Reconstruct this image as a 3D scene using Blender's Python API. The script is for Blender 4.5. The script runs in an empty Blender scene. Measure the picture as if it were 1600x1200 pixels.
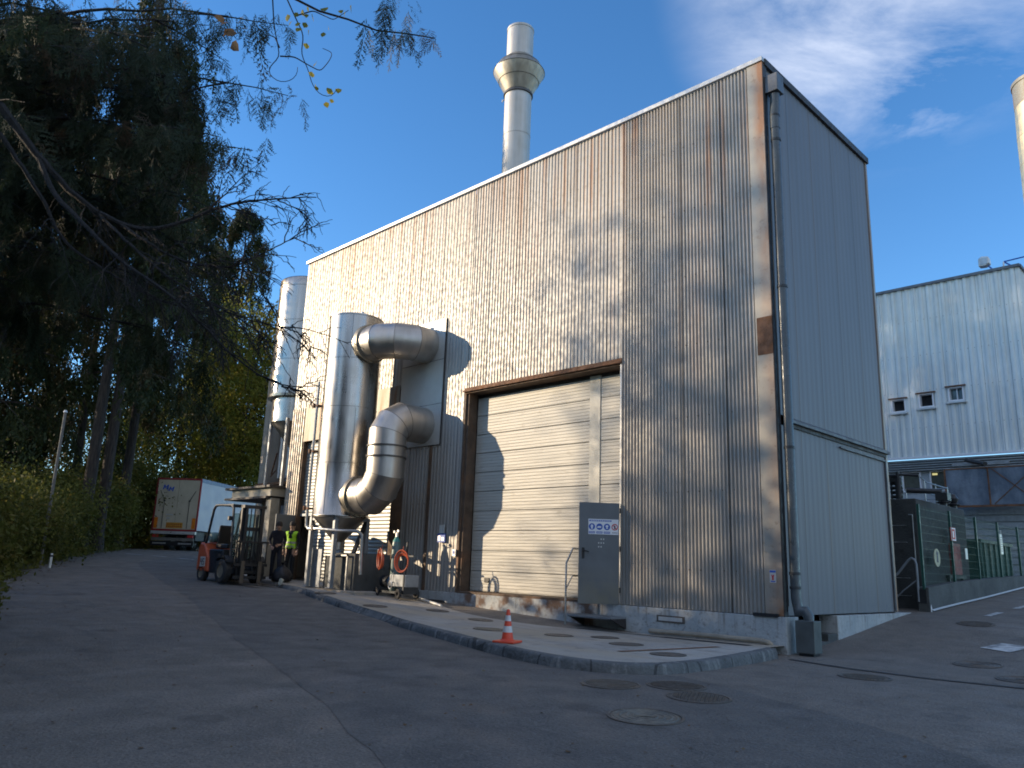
import bpy, bmesh, math, random
import numpy as np
from mathutils import Vector, Matrix
random.seed(7); rng = np.random.default_rng(11)
scn = bpy.context.scene
R = math.radians

# ---------------------------------------------------------------- camera
cam_d = bpy.data.cameras.new('camera'); cam = bpy.data.objects.new('camera', cam_d)
scn.collection.objects.link(cam)
cam_d.sensor_width = 36; cam_d.lens = 27.72; cam_d.clip_start = 0.1; cam_d.clip_end = 3000
RW = ((0.71080298, 0.1334157, 0.69062245), (0.70247847, -0.18464787, -0.68733483), (0.03582071, 0.97370705, -0.22496992))
CAM = Vector((7.225, -14.641, 0.75))
cam.matrix_world = Matrix.Translation(CAM) @ Matrix(RW).to_4x4()
scn.camera = cam

# ---------------------------------------------------------------- world, sun, exposure
SUN = Vector((-1.335, -1.0, 0.39)).normalized()      # towards the sun
SUN_EL = math.asin(SUN.z); SUN_ROT = math.atan2(SUN.x, SUN.y)
w = bpy.data.worlds.new('World'); scn.world = w; w.use_nodes = True
nt = w.node_tree; bg = nt.nodes['Background']
sky = nt.nodes.new('ShaderNodeTexSky'); sky.sky_type = 'NISHITA'; sky.sun_disc = False
sky.sun_elevation = SUN_EL; sky.sun_rotation = SUN_ROT; sky.altitude = 800; sky.air_density = 1.0; sky.dust_density = 0.0; sky.ozone_density = 3.0
tc = nt.nodes.new('ShaderNodeTexCoord')
mp = nt.nodes.new('ShaderNodeMapping'); mp.inputs['Scale'].default_value = (1.0, 1.6, 3.2); mp.inputs['Rotation'].default_value = (0.2, 0.3, 0.5)
nz = nt.nodes.new('ShaderNodeTexNoise'); nz.inputs['Scale'].default_value = 2.6; nz.inputs['Detail'].default_value = 9; nz.inputs['Roughness'].default_value = 0.62; nz.inputs['Distortion'].default_value = 0.5
nt.links.new(tc.outputs['Generated'], mp.inputs[0]); nt.links.new(mp.outputs[0], nz.inputs['Vector'])
# the bank of thin cloud high over the right of the yard
def dirmask(d, lo, hi):
    dp = nt.nodes.new('ShaderNodeVectorMath'); dp.operation = 'DOT_PRODUCT'; dp.inputs[1].default_value = Vector(d).normalized()
    nt.links.new(tc.outputs['Generated'], dp.inputs[0])
    mr = nt.nodes.new('ShaderNodeMapRange'); mr.interpolation_type = 'SMOOTHSTEP'
    mr.inputs['From Min'].default_value = lo; mr.inputs['From Max'].default_value = hi
    nt.links.new(dp.outputs['Value'], mr.inputs['Value']); return mr.outputs[0]
def pixdir(px, py):
    v = Matrix(RW) @ Vector((px - 800, -(py - 600), -1232)); return v.normalized()
m1 = dirmask(pixdir(1370, -60), 0.972, 1.002)
m2 = dirmask(pixdir(1445, 150), 0.9985, 0.99985)
mx = nt.nodes.new('ShaderNodeMath'); mx.operation = 'ADD'; mx.use_clamp = True
m2s = nt.nodes.new('ShaderNodeMath'); m2s.operation = 'MULTIPLY'; m2s.inputs[1].default_value = 0.85; nt.links.new(m2, m2s.inputs[0])
# unseen cloud added overhead and behind the viewer as neutral fill for the shade
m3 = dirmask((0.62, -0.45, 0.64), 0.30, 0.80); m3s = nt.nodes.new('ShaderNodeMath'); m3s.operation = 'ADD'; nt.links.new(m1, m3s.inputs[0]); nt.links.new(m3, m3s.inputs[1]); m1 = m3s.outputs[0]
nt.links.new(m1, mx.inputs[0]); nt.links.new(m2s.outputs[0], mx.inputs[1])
th = nt.nodes.new('ShaderNodeMapRange'); th.inputs['From Min'].default_value = 0.34; th.inputs['From Max'].default_value = 0.80
nt.links.new(nz.outputs['Fac'], th.inputs['Value'])
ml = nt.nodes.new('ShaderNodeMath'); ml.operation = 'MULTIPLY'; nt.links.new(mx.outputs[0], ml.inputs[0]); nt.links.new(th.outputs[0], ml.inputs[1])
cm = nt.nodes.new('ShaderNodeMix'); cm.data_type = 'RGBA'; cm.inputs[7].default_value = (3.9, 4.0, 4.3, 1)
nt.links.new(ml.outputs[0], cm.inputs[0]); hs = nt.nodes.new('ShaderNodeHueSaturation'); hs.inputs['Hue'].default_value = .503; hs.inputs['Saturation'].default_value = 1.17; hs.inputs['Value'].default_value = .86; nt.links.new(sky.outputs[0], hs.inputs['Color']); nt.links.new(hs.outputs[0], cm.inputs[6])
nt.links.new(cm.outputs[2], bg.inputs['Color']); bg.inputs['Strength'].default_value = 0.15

sd = bpy.data.lights.new('sun', 'SUN'); sd.energy = 2.6; sd.angle = R(0.55); sd.color = (1.0, 0.80, 0.56)
sun = bpy.data.objects.new('sun', sd); scn.collection.objects.link(sun)
sun.rotation_euler = SUN.to_track_quat('Z', 'Y').to_euler()
scn.view_settings.view_transform = 'Standard'; scn.view_settings.look = 'None'; scn.view_settings.gamma = 1
scn.view_settings.exposure = 1.2
scn.cycles.filter_width = 1.8; scn.cycles.max_bounces = 6; scn.cycles.transparent_max_bounces = 8

# ---------------------------------------------------------------- helpers
COL = scn.collection
def tag(o, label=None, cat=None, group=None, kind=None):
    if label: o['label'] = label
    if cat: o['category'] = cat
    if group: o['group'] = group
    if kind: o['kind'] = kind
    return o
def thing(name, label, cat, loc=(0, 0, 0), rz=0, group=None, scale=1):
    o = bpy.data.objects.new(name, None); COL.objects.link(o); o.empty_display_size = .3
    o.location = loc; o.rotation_euler = (0, 0, rz); o.scale = (scale,) * 3
    return tag(o, label, cat, group)
def link(name, me, m, parent=None, smooth=False):
    o = bpy.data.objects.new(name, me); COL.objects.link(o)
    if m is not None: me.materials.append(m)
    if parent is not None: o.parent = parent
    if smooth:
        me.polygons.foreach_set('use_smooth', [True] * len(me.polygons))
    return o
class MB:
    def __init__(s): s.v = []; s.f = []
    def box(s, x0, x1, y0, y1, z0, z1):
        b = len(s.v)
        s.v += [(x0,y0,z0),(x1,y0,z0),(x1,y1,z0),(x0,y1,z0),(x0,y0,z1),(x1,y0,z1),(x1,y1,z1),(x0,y1,z1)]
        s.f += [(b,b+3,b+2,b+1),(b+4,b+5,b+6,b+7),(b,b+1,b+5,b+4),(b+1,b+2,b+6,b+5),(b+2,b+3,b+7,b+6),(b+3,b,b+4,b+7)]; return s
    def obox(s, c, ax, ay, az):
        b = len(s.v); c, ax, ay, az = map(Vector, (c, ax, ay, az))
        for k in (-1, 1):
            for i, j in ((-1,-1),(1,-1),(1,1),(-1,1)): s.v.append(tuple(c + ax*i + ay*j + az*k))
        s.f += [(b,b+3,b+2,b+1),(b+4,b+5,b+6,b+7),(b,b+1,b+5,b+4),(b+1,b+2,b+6,b+5),(b+2,b+3,b+7,b+6),(b+3,b,b+4,b+7)]; return s
    def beam(s, p, q, wd=.05, dp=.05):
        p, q = Vector(p), Vector(q); d = q - p; h = d.length/2; d.normalize()
        u = Vector((0,0,1)) if abs(d.z) < .9 else Vector((1,0,0)); a = d.cross(u).normalized(); bb = a.cross(d)
        return s.obox((p+q)/2, d*h, a*wd/2, bb*dp/2)
    def quad(s, *ps):
        b = len(s.v); s.v += [tuple(p) for p in ps]; s.f.append(tuple(range(b, b+len(ps)))); return s
    def prism(s, poly, y0, y1, axis='y'):
        b = len(s.v); n = len(poly)
        for y in (y0, y1):
            for (a, c) in poly: s.v.append((a, y, c) if axis == 'y' else ((y, a, c) if axis == 'x' else (a, c, y)))
        s.f.append(tuple(range(b, b+n))); s.f.append(tuple(range(b+2*n-1, b+n-1, -1)))
        for i in range(n): j = (i+1) % n; s.f.append((b+i, b+n+i, b+n+j, b+j))
        return s
    def tube(s, pts, r, n=12, caps=True, closed=False):
        pts = [Vector(p) for p in pts]; m = len(pts)
        rs = r if isinstance(r, (list, tuple)) else [r]*m
        b = len(s.v); pa = None
        for i, p in enumerate(pts):
            if closed: d = pts[(i+1) % m] - pts[i-1]
            elif i == 0: d = pts[1]-p
            elif i == m-1: d = p-pts[i-1]
            else: d = (pts[i+1]-p).normalized() + (p-pts[i-1]).normalized()
            if d.length < 1e-9: d = Vector((0,0,1))
            d.normalize()
            if pa is None:
                u = Vector((0,0,1)) if abs(d.z) < .9 else Vector((1,0,0)); pa = d.cross(u).normalized()
            else: pa = (pa - d*pa.dot(d)).normalized()
            q = d.cross(pa); k = 1.0
            if 0 < i < m-1 and not closed:   # mitre so a bent pipe keeps its width
                c = (pts[i+1]-p).normalized().dot(d); k = 1/max(c, .5)
                bn = (pts[i+1]-p).cross(p-pts[i-1])
            for j in range(n):
                t = 2*math.pi*j/n; off = pa*math.cos(t)+q*math.sin(t)
                if k > 1.001 and bn.length > 1e-9:
                    inn = bn.normalized().cross(d); off = off + inn*(off.dot(inn))*(k-1)
                s.v.append(tuple(p+off*rs[i]))
        for i in range(m if closed else m-1):
            i2 = (i+1) % m
            for j in range(n):
                j2 = (j+1) % n; s.f.append((b+i*n+j, b+i*n+j2, b+i2*n+j2, b+i2*n+j))
        if caps and not closed:
            s.f.append(tuple(b+j for j in range(n-1, -1, -1))); s.f.append(tuple(b+(m-1)*n+j for j in range(n)))
        return s
    def lathe(s, prof, n=32, c=(0,0,0), axis='z'):
        b = len(s.v); m = len(prof)
        for (r, z) in prof:
            for j in range(n):
                t = 2*math.pi*j/n; x, y = r*math.cos(t), r*math.sin(t)
                q = (x, y, z) if axis == 'z' else ((z, x, y) if axis == 'x' else (x, z, y))
                s.v.append((c[0]+q[0], c[1]+q[1], c[2]+q[2]))
        for i in range(m-1):
            for j in range(n):
                j2 = (j+1) % n; s.f.append((b+i*n+j, b+i*n+j2, b+(i+1)*n+j2, b+(i+1)*n+j))
        return s
    def build(s, name, m, parent=None, smooth=False, bevel=0, split=35):
        me = bpy.data.meshes.new(name); me.from_pydata(s.v, [], s.f)
        bm = bmesh.new(); bm.from_mesh(me); bmesh.ops.recalc_face_normals(bm, faces=bm.faces); bm.to_mesh(me); bm.free()
        o = link(name, me, m, parent, smooth)
        if smooth: me.set_sharp_from_angle(angle=R(split))
        if bevel:
            md = o.modifiers.new('bevel', 'BEVEL'); md.width = bevel; md.segments = 2; md.limit_method = 'ANGLE'; md.angle_limit = R(40)
        return o
def npmesh(name, V, Q, m, parent=None, smooth=False):
    V = np.ascontiguousarray(V, dtype=np.float32); Q = np.ascontiguousarray(Q, dtype=np.int32); k = Q.shape[1]
    me = bpy.data.meshes.new(name); me.vertices.add(len(V)); me.vertices.foreach_set('co', V.ravel())
    me.loops.add(Q.size); me.loops.foreach_set('vertex_index', Q.ravel())
    me.polygons.add(len(Q)); me.polygons.foreach_set('loop_start', np.arange(0, Q.size, k, dtype=np.int32))
    me.polygons.foreach_set('loop_total', np.full(len(Q), k, dtype=np.int32)); me.update(calc_edges=True); me.validate()
    return link(name, me, m, parent, smooth)

# ---------------------------------------------------------------- materials
class Mat:
    def __init__(s, name, col=(.5,.5,.5), rough=.6, metal=0.0, spec=.5):
        s.m = bpy.data.materials.new(name); s.m.use_nodes = True; s.t = s.m.node_tree
        s.b = s.t.nodes['Principled BSDF']; s.b.inputs['Base Color'].default_value = (*col, 1)
        s.b.inputs['Roughness'].default_value = rough; s.b.inputs['Metallic'].default_value = metal
        s.b.inputs['Specular IOR Level'].default_value = spec
        s.col = s.rgb(col); s.tcn = None
    def n(s, ty): return s.t.nodes.new(ty)
    def l(s, a, b): s.t.links.new(a, b)
    def rgb(s, c):
        n = s.n('ShaderNodeRGB'); n.outputs[0].default_value = (*c, 1); return n.outputs[0]
    def co(s, sc=(1,1,1), rot=(0,0,0)):
        if s.tcn is None: s.tcn = s.n('ShaderNodeTexCoord')
        m = s.n('ShaderNodeMapping'); m.inputs['Scale'].default_value = sc; m.inputs['Rotation'].default_value = rot
        s.l(s.tcn.outputs['Object'], m.inputs[0]); return m.outputs[0]
    def noise(s, scale=5, detail=4, sc=(1,1,1), lo=.35, hi=.65, rough=.55, dist=0.0):
        t = s.n('ShaderNodeTexNoise'); t.inputs['Scale'].default_value = scale; t.inputs['Detail'].default_value = detail
        t.inputs['Roughness'].default_value = rough; t.inputs['Distortion'].default_value = dist
        s.l(s.co(sc), t.inputs['Vector']); return s.mr(t.outputs['Fac'], lo, hi)
    def mr(s, v, a, b, c=0.0, d=1.0):
        m = s.n('ShaderNodeMapRange'); m.inputs['From Min'].default_value = a; m.inputs['From Max'].default_value = b
        m.inputs['To Min'].default_value = c; m.inputs['To Max'].default_value = d; s.l(v, m.inputs['Value']); return m.outputs[0]
    def axis(s, k):
        x = s.n('ShaderNodeSeparateXYZ'); s.l(s.co(), x.inputs[0]); return x.outputs[k]
    def math(s, op, a, b=None, clamp=False):
        m = s.n('ShaderNodeMath'); m.operation = op; m.use_clamp = clamp
        for i, v in enumerate((a, b)):
            if v is None: continue
            if isinstance(v, (int, float)): m.inputs[i].default_value = v
            else: s.l(v, m.inputs[i])
        return m.outputs[0]
    def mix(s, fac, c, mode='MIX', amt=1.0):
        m = s.n('ShaderNodeMix'); m.data_type = 'RGBA'; m.blend_type = mode; m.clamp_factor = True
        if isinstance(fac, (int, float)): m.inputs[0].default_value = fac
        else: s.l(s.math('MULTIPLY', fac, amt) if amt != 1 else fac, m.inputs[0])
        s.l(s.col, m.inputs[6])
        if isinstance(c, tuple): m.inputs[7].default_value = (*c, 1)
        else: s.l(c, m.inputs[7])
        s.col = m.outputs[2]; return s
    def rough(s, v): s.l(v, s.b.inputs['Roughness']); return s
    def metal(s, v): s.l(v, s.b.inputs['Metallic']); return s
    def bump(s, h, strength=.3, dist=.02):
        b = s.n('ShaderNodeBump'); b.inputs['Strength'].default_value = strength; b.inputs['Distance'].default_value = dist
        s.l(h, b.inputs['Height'])
        old = s.b.inputs['Normal'].links
        if old: s.l(old[0].from_socket, b.inputs['Normal'])
        s.l(b.outputs[0], s.b.inputs['Normal']); return s
    def done(s): s.l(s.col, s.b.inputs['Base Color']); return s.m
def plain(name, col, rough=.6, metal=0.0, var=.25, sc=6.0, grime=None, bump=0.0):
    a = Mat(name, col, rough, metal)
    a.mix(a.noise(sc, 5), tuple(c*(1-var) for c in col))
    if grime: a.mix(a.noise(sc*.45, 6, lo=.5, hi=.72), grime, amt=.7)
    if bump: a.bump(a.noise(sc*8, 3), bump, .01)
    a.rough(a.mr(a.noise(sc*1.7, 4), 0, 1, max(rough-.1, .05), min(rough+.12, 1)))
    return a.done()

# ribbed galvanised cladding of the sunlit front
def clad(name, base, rustamt, metal=.38, rough=.5, ax=0, sheet=1.07, topz=11.9):
    a = Mat(name, base, rough, metal)
    st = a.noise(1.0, 4, (2.6, 2.6, .12), .38, .66)
    a.mix(st, tuple(c*.78 for c in base), amt=.7)
    a.mix(a.noise(1.3, 6, (1, 1, .6), .42, .7), tuple(c*1.25 for c in base), amt=.5)
    zt = a.mr(a.axis(2), topz-4.2, topz, 0, 1)
    r1 = a.noise(1.0, 3, (5.5, 5.5, .10), .50, .66); r2 = a.noise(.45, 3, (1, 1, .5), .40, .62)
    rf = a.math('MULTIPLY', a.math('MULTIPLY', r1, r2), a.math('ADD', zt, .22))
    a.mix(rf, (.34, .15, .055), amt=rustamt)
    tint = a.noise(.35, 3, (1, 1, .35), .35, .7)
    a.mix(a.math('MULTIPLY', tint, a.math('ADD', zt, .25)), (.36, .26, .17), amt=rustamt*.35)
    # sheet joints: a dark lapped edge every metre or so
    fr = a.math('FRACT', a.math('MULTIPLY', a.axis(ax), 1/sheet)); ln = a.math('LESS_THAN', fr, .03)
    a.mix(ln, tuple(c*.3 for c in base), amt=.85)
    # screw heads in rows
    fx = a.math('FRACT', a.math('MULTIPLY', a.axis(ax), 1/.27)); fz = a.math('FRACT', a.math('MULTIPLY', a.axis(2), 1/1.62))
    dx = a.math('ABSOLUTE', a.math('SUBTRACT', fx, .5)); dz = a.math('ABSOLUTE', a.math('SUBTRACT', fz, .5))
    dot = a.math('MULTIPLY', a.math('LESS_THAN', dx, .045), a.math('LESS_THAN', dz, .009))
    a.mix(dot, (.10, .075, .06), amt=.8)
    a.metal(a.math('SUBTRACT', metal, a.math('MULTIPLY', rf, metal*.8), True))
    a.rough(a.mr(a.noise(7, 4), 0, 1, rough-.08, rough+.15))
    return a.done()
M = {}
M['clad'] = clad('galvanised_cladding', (.345, .332, .305), .95)
M['clad_side'] = clad('painted_side_cladding', (.21, .215, .225), .12, metal=.2, rough=.5, ax=1, sheet=1.19)
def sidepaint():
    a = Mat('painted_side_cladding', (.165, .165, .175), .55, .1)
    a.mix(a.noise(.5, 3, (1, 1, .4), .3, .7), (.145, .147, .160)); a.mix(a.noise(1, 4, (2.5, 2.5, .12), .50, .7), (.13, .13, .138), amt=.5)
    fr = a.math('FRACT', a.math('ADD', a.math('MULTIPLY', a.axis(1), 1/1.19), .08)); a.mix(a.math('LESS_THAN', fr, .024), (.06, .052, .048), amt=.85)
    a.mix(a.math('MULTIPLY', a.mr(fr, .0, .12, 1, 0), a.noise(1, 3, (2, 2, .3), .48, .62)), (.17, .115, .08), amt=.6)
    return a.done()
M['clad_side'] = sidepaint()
M['clad_old'] = clad('old_galvanised_cladding', (.38, .345, .295), .6, topz=9)
def trim():
    a = Mat('rusty_corner_trim', (.38, .35, .29), .5, .35)
    g = a.mr(a.axis(0), -.26, -.03, 0, 1); zt = a.mr(a.axis(2), 6.0, 11.6, 0.1, 1); zb = a.mr(a.axis(2), 0.0, 1.0, 1, 0)
    nn = a.noise(2.2, 6, (1.2, 1, .35), .32, .62)
    rf = a.math('MULTIPLY', nn, a.math('ADD', a.math('MULTIPLY', g, a.math('ADD', zt, .45)), zb), True)
    a.mix(a.noise(4, 5), (.33, .31, .27)); a.mix(rf, (.30, .125, .045), amt=.8); a.mix(a.noise(9, 4, lo=.6, hi=.75), (.15, .10, .07), amt=.5)
    return a.done()
M['trim'] = trim()
M['rust'] = plain('rusty_steel', (.20, .10, .055), .8, .1, .5, 5, (.30, .13, .05), .3)
def rustfade():
    a = Mat('rust_stained_sheet', (.25, .25, .22), .55, .3)
    a.mix(a.noise(1.6, 5, (1.6, 1, .25), .50, .66), (.20, .095, .04)); a.mix(a.noise(8, 4), (.2, .15, .1), amt=.4); return a.done()
M['rustsheet'] = rustfade()
M['darkrust'] = plain('dark_weathered_jamb', (.14, .095, .065), .75, .2, .4, 4, (.23, .11, .05), .2)
M['cap'] = plain('pale_flashing', (.62, .62, .60), .4, .4, .15, 5)
M['blacktrim'] = plain('dark_flashing', (.055, .05, .05), .6, .2, .3, 5)
M['patch'] = plain('flat_grey_sheet', (.50, .50, .47), .45, .3, .15, 1.3, (.36, .36, .34))
def plinth():
    a = Mat('painted_concrete_plinth', (.43, .44, .43), .75)
    a.mix(a.noise(2.5, 7, lo=.35, hi=.7), (.30, .33, .34)); 
    z = a.mr(a.axis(2), -.42, .0, 0, 1)
    dr = a.math('MULTIPLY', a.noise(1, 4, (9, 9, .5), .52, .66), a.noise(.9, 2, lo=.40, hi=.55))
    a.mix(a.math('MULTIPLY', dr, z), (.13, .10, .06))
    xs = a.math('MULTIPLY', a.mr(a.axis(0), -9.6, -8.8, 0, 1), a.mr(a.axis(0), -4.6, -4.0, 1, 0))
    a.mix(a.math('MULTIPLY', a.noise(2.0, 7, lo=.44, hi=.56), xs), (.17, .10, .065))
    a.mix(a.noise(14, 6, lo=.56, hi=.70), (.20, .19, .17), amt=.7); a.bump(a.noise(12, 6), .5, .01)
    return a.done()
M['plinth'] = plinth()
def rollerm():
    a = Mat('roller_door_panel', (.50, .475, .41), .55, .05)
    a.mix(a.noise(1.1, 6, (.6, 1, 1.4), .38, .66), (.46, .44, .38)); 
    a.mix(a.noise(3.0, 8, (1, 1, 2), .60, .72), (.30, .27, .22), amt=.6)
    wv = a.math('FRACT', a.math('MULTIPLY', a.axis(2), 1/.083)); 
    a.mix(a.math('LESS_THAN', wv, .16), (.38, .36, .31), amt=.5); a.bump(a.mr(wv, 0, .18), .8, .008); a.bump(a.noise(1.5, 3, (.6, 1, 5)), .25, .02)
    return a.done()
M['roller'] = rollerm()
M['rollergap'] = plain('door_joint', (.30, .29, .26), .7)
M['rollpost'] = plain('door_post', (.50, .48, .41), .5, .1, .15, 2)
def shutter(name, c, pitch):
    a = Mat(name, c, .5, .3); a.mix(a.noise(1.4, 5), tuple(k*.65 for k in c))
    fr = a.math('FRACT', a.math('MULTIPLY', a.axis(2), 1/pitch)); a.mix(a.math('LESS_THAN', fr, .16), tuple(k*.3 for k in c), amt=.8)
    a.bump(a.math('PINGPONG', fr, .5), .8, .03); return a.done()
M['shutter'] = shutter('slatted_shutter', (.46, .46, .43), .115)
M['stainless'] = None
def steel(name, c, rough, streak=.3):
    a = Mat(name, c, rough, .95)
    a.mix(a.noise(1.0, 4, (5, 5, .18), .35, .68), tuple(k*(1-streak) for k in c), amt=.7)
    a.mix(a.noise(.9, 6, lo=.5, hi=.7), (c[0]*.8, c[1]*.76, c[2]*.68), amt=.5)
    a.rough(a.math('ADD', a.mr(a.noise(1.0, 4, (7, 7, .3)), 0, 1, rough-.07, rough+.07), a.mr(a.noise(2.2, 4), 0, 1, -.03, .06)))
    a.bump(a.noise(.9, 2, (1.2, 1.2, .7), .2, .8), .35, .03)
    return a.done()
M['stainless'] = steel('stainless_shell', (.46, .435, .40), .29, .35)
M['duct'] = steel('galvanised_duct', (.52, .49, .45), .42, .25)
M['chimney'] = steel('stack_sheet', (.50, .475, .43), .55, .12)
M['collar'] = steel('stained_collar', (.42, .39, .33), .5, .45)
M['seam'] = plain('dark_seam', (.12, .115, .11), .5, .6)
M['galvpipe'] = plain('galvanised_pipe', (.42, .43, .43), .38, .8, .2, 6)
M['greysteel'] = plain('grey_steel', (.30, .32, .34), .45, .4, .25, 3)
M['doorgrey'] = None
def doorleaf():
    a = Mat('grey_door_paint', (.115, .125, .135), .42, .1)
    z = a.mr(a.axis(2), .35, .85, 1, 0); a.mix(a.math('MULTIPLY', z, a.noise(3, 5, lo=.3, hi=.6)), (.17, .15, .09), amt=.8)
    a.mix(a.noise(1.5, 5), (.16, .175, .19), amt=.6); return a.done()
M['doorgrey'] = doorleaf()
M['railgrey'] = plain('dull_grey_rail', (.12, .12, .125), .55, .2, .3, 4); M['boxgrey'] = plain('weathered_box', (.11, .12, .115), .5, .2, .35, 2.5, (.08,.075,.06))
M['black'] = plain('black_plastic', (.02, .02, .022), .45)
M['darkmetal'] = plain('dark_metal', (.05, .055, .06), .5, .4, .3, 8)
M['rubber'] = plain('tyre_rubber', (.025, .025, .026), .8, 0, .3, 12, (.07, .06, .05))
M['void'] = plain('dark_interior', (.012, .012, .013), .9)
M['downpipe'] = plain('grey_plastic_pipe', (.075, .09, .098), .35, .1, .2, 4)
M['hopper'] = plain('zinc_hopper', (.15, .16, .175), .5, .3, .3, 3)
def concrete(name, c, sc=1.0, mott=.35, yellow=None):
    a = Mat(name, c, .85); a.mix(a.noise(.8*sc, 7, lo=.35, hi=.68), tuple(k*(1-mott) for k in c))
    if yellow: a.mix(a.noise(.55*sc, 5, (.6, 1.4, 1), .42, .62), yellow, amt=.75)
    a.mix(a.noise(22*sc, 6, lo=.5, hi=.72), tuple(k*.6 for k in c), amt=.5); a.mix(a.noise(1.3*sc, 8, (.5, 1.6, 1), .54, .66), tuple(k*.66 for k in c), amt=.7)
    a.mix(a.noise(3.2*sc, 8, lo=.60, hi=.72), tuple(k*.42 for k in c), amt=.7)
    a.bump(a.noise(28*sc, 6), .4, .012); a.bump(a.noise(3*sc, 4), .3, .03); return a.done()
M['slab'] = concrete('concrete_apron', (.40, .37, .33), 1.0, .25, (.37, .30, .21))
M['kerb'] = concrete('kerb_concrete', (.135, .14, .14), 2.2, .5)
M['darkconc'] = concrete('dark_stained_concrete', (.055, .058, .056), .9, .5)
M['wallconc'] = concrete('weathered_wall', (.105, .11, .105), 1.2, .5)
def kerbmat():
    a = Mat('kerb_concrete', (.135, .14, .14), .85); a.mix(a.noise(2, 7, lo=.35, hi=.68), (.075, .078, .078)); a.mix(a.noise(1, 4, (7, 7, .5), .56, .68), (.26, .26, .25), amt=.7)
    v = a.n('ShaderNodeTexVoronoi'); v.feature = 'DISTANCE_TO_EDGE'; v.inputs['Scale'].default_value = .9; a.l(a.co((1, 1, 0)), v.inputs['Vector']); a.mix(a.math('LESS_THAN', v.outputs['Distance'], .012), (.03, .03, .03), amt=.8)
    a.mix(a.noise(9, 7, lo=.60, hi=.70), (.05, .045, .035), amt=.7); a.bump(a.noise(14, 7), .7, .02); return a.done()
M['kerb'] = kerbmat()
def asphalt(name, c, warm):
    a = Mat(name, c, .82)
    a.mix(a.noise(.32, 6, lo=.35, hi=.66), warm, amt=.9)
    a.mix(a.noise(1.7, 7, lo=.45, hi=.70), tuple(k*.66 for k in c), amt=.8)
    a.mix(a.noise(.8, 6, (1, .35, 1), .54, .70), tuple(k*1.55 for k in c), amt=.6)
    v = a.n('ShaderNodeTexVoronoi'); v.inputs['Scale'].default_value = 46; a.l(a.co(), v.inputs['Vector'])
    a.mix(a.mr(v.outputs['Distance'], .05, .5, 1, 0), tuple(k*1.7 for k in c), amt=.35)
    a.mix(a.noise(34, 4, lo=.50, hi=.62), tuple(k*.5 for k in c), amt=.6)
    a.mix(a.noise(27, 4, lo=.57, hi=.66), tuple(k*1.6 for k in c), amt=.5)
    a.mix(a.noise(48, 2, lo=.66, hi=.72), tuple(k*2.6 for k in c), amt=.6)
    a.mix(a.noise(1.1, 5, lo=.62, hi=.70), tuple(k*.5 for k in c), amt=.6)
    a.mix(a.noise(.9, 7, (.25, 1.6, 1), .57, .70), tuple(k*.62 for k in c), amt=.6)
    v2 = a.n('ShaderNodeTexVoronoi'); v2.feature = 'DISTANCE_TO_EDGE'; v2.inputs['Scale'].default_value = .32
    nn = a.n('ShaderNodeTexNoise'); nn.inputs['Scale'].default_value = 1.6; nn.inputs['Detail'].default_value = 8; a.l(a.co(), nn.inputs['Vector'])
    vm = a.n('ShaderNodeVectorMath'); vm.operation = 'MULTIPLY_ADD'; vm.inputs[1].default_value = (.8, .8, .8); a.l(nn.outputs['Color'], vm.inputs[0]); a.l(a.co(), vm.inputs[2]); a.l(vm.outputs[0], v2.inputs['Vector'])
    cr = a.math('MULTIPLY', a.math('LESS_THAN', v2.outputs['Distance'], .0022), a.noise(.25, 3, lo=.52, hi=.6))
    a.mix(cr, tuple(k*.4 for k in c), amt=.35)
    a.bump(a.mr(v.outputs['Distance'], 0, .6), .5, .006); a.bump(a.noise(30, 5), .8, .010); a.bump(a.noise(4, 4), .15, .03)
    a.rough(a.mr(a.noise(2.0, 6), 0, 1, .62, .92))
    return a.done()
M['asphalt'] = asphalt('old_asphalt', (.160, .140, .120), (.180, .152, .124))
M['asphalt2'] = asphalt('dark_asphalt', (.120, .110, .100), (.134, .120, .104))
M['paint'] = None
def roadpaint():
    a = Mat('worn_road_paint', (.55, .56, .55), .7); a.mix(a.noise(6, 7, lo=.42, hi=.6), (.16, .165, .17), amt=.85); return a.done()
M['paint'] = roadpaint()
def earth():
    a = Mat('verge_earth', (.055, .05, .03), .95); a.mix(a.noise(1.2, 7), (.03, .045, .015)); a.mix(a.noise(9, 5, lo=.55, hi=.7), (.13, .09, .05), amt=.7)
    a.bump(a.noise(7, 7), .8, .08); return a.done()
M['earth'] = earth()
M['iron'] = plain('cast_iron', (.13, .115, .10), .6, .2, .35, 9, (.17, .12, .08), .3)
M['ironworn'] = plain('worn_cast_iron', (.20, .19, .16), .5, .4, .3, 8, (.09, .08, .07), .3)
def bark(name, c):
    a = Mat(name, c, .9); a.mix(a.noise(1, 6, (14, 14, 2), .4, .65), tuple(k*.4 for k in c)); a.bump(a.noise(1, 5, (16, 16, 3)), .8, .03); return a.done()
M['bark'] = bark('bark', (.055, .042, .032)); M['twig'] = bark('twig_bark', (.016, .013, .012)); M['palebark'] = bark('pale_bark', (.40, .37, .32))
def leafm(name, c1, c2, c3, sc=.7, trans=.25):
    a = Mat(name, c1, .65, 0, .3); a.mix(a.noise(sc, 3, lo=.38, hi=.62), c2); a.mix(a.noise(sc*2.6, 4, lo=.56, hi=.66), c3, amt=.8)
    m = a.done(); t = a.n('ShaderNodeBsdfTranslucent'); a.l(a.col, t.inputs['Color'])
    ms = a.n('ShaderNodeMixShader'); ms.inputs[0].default_value = trans
    a.l(a.b.outputs[0], ms.inputs[1]); a.l(t.outputs[0], ms.inputs[2]); a.l(ms.outputs[0], a.t.nodes['Material Output'].inputs['Surface'])
    return m
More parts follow.
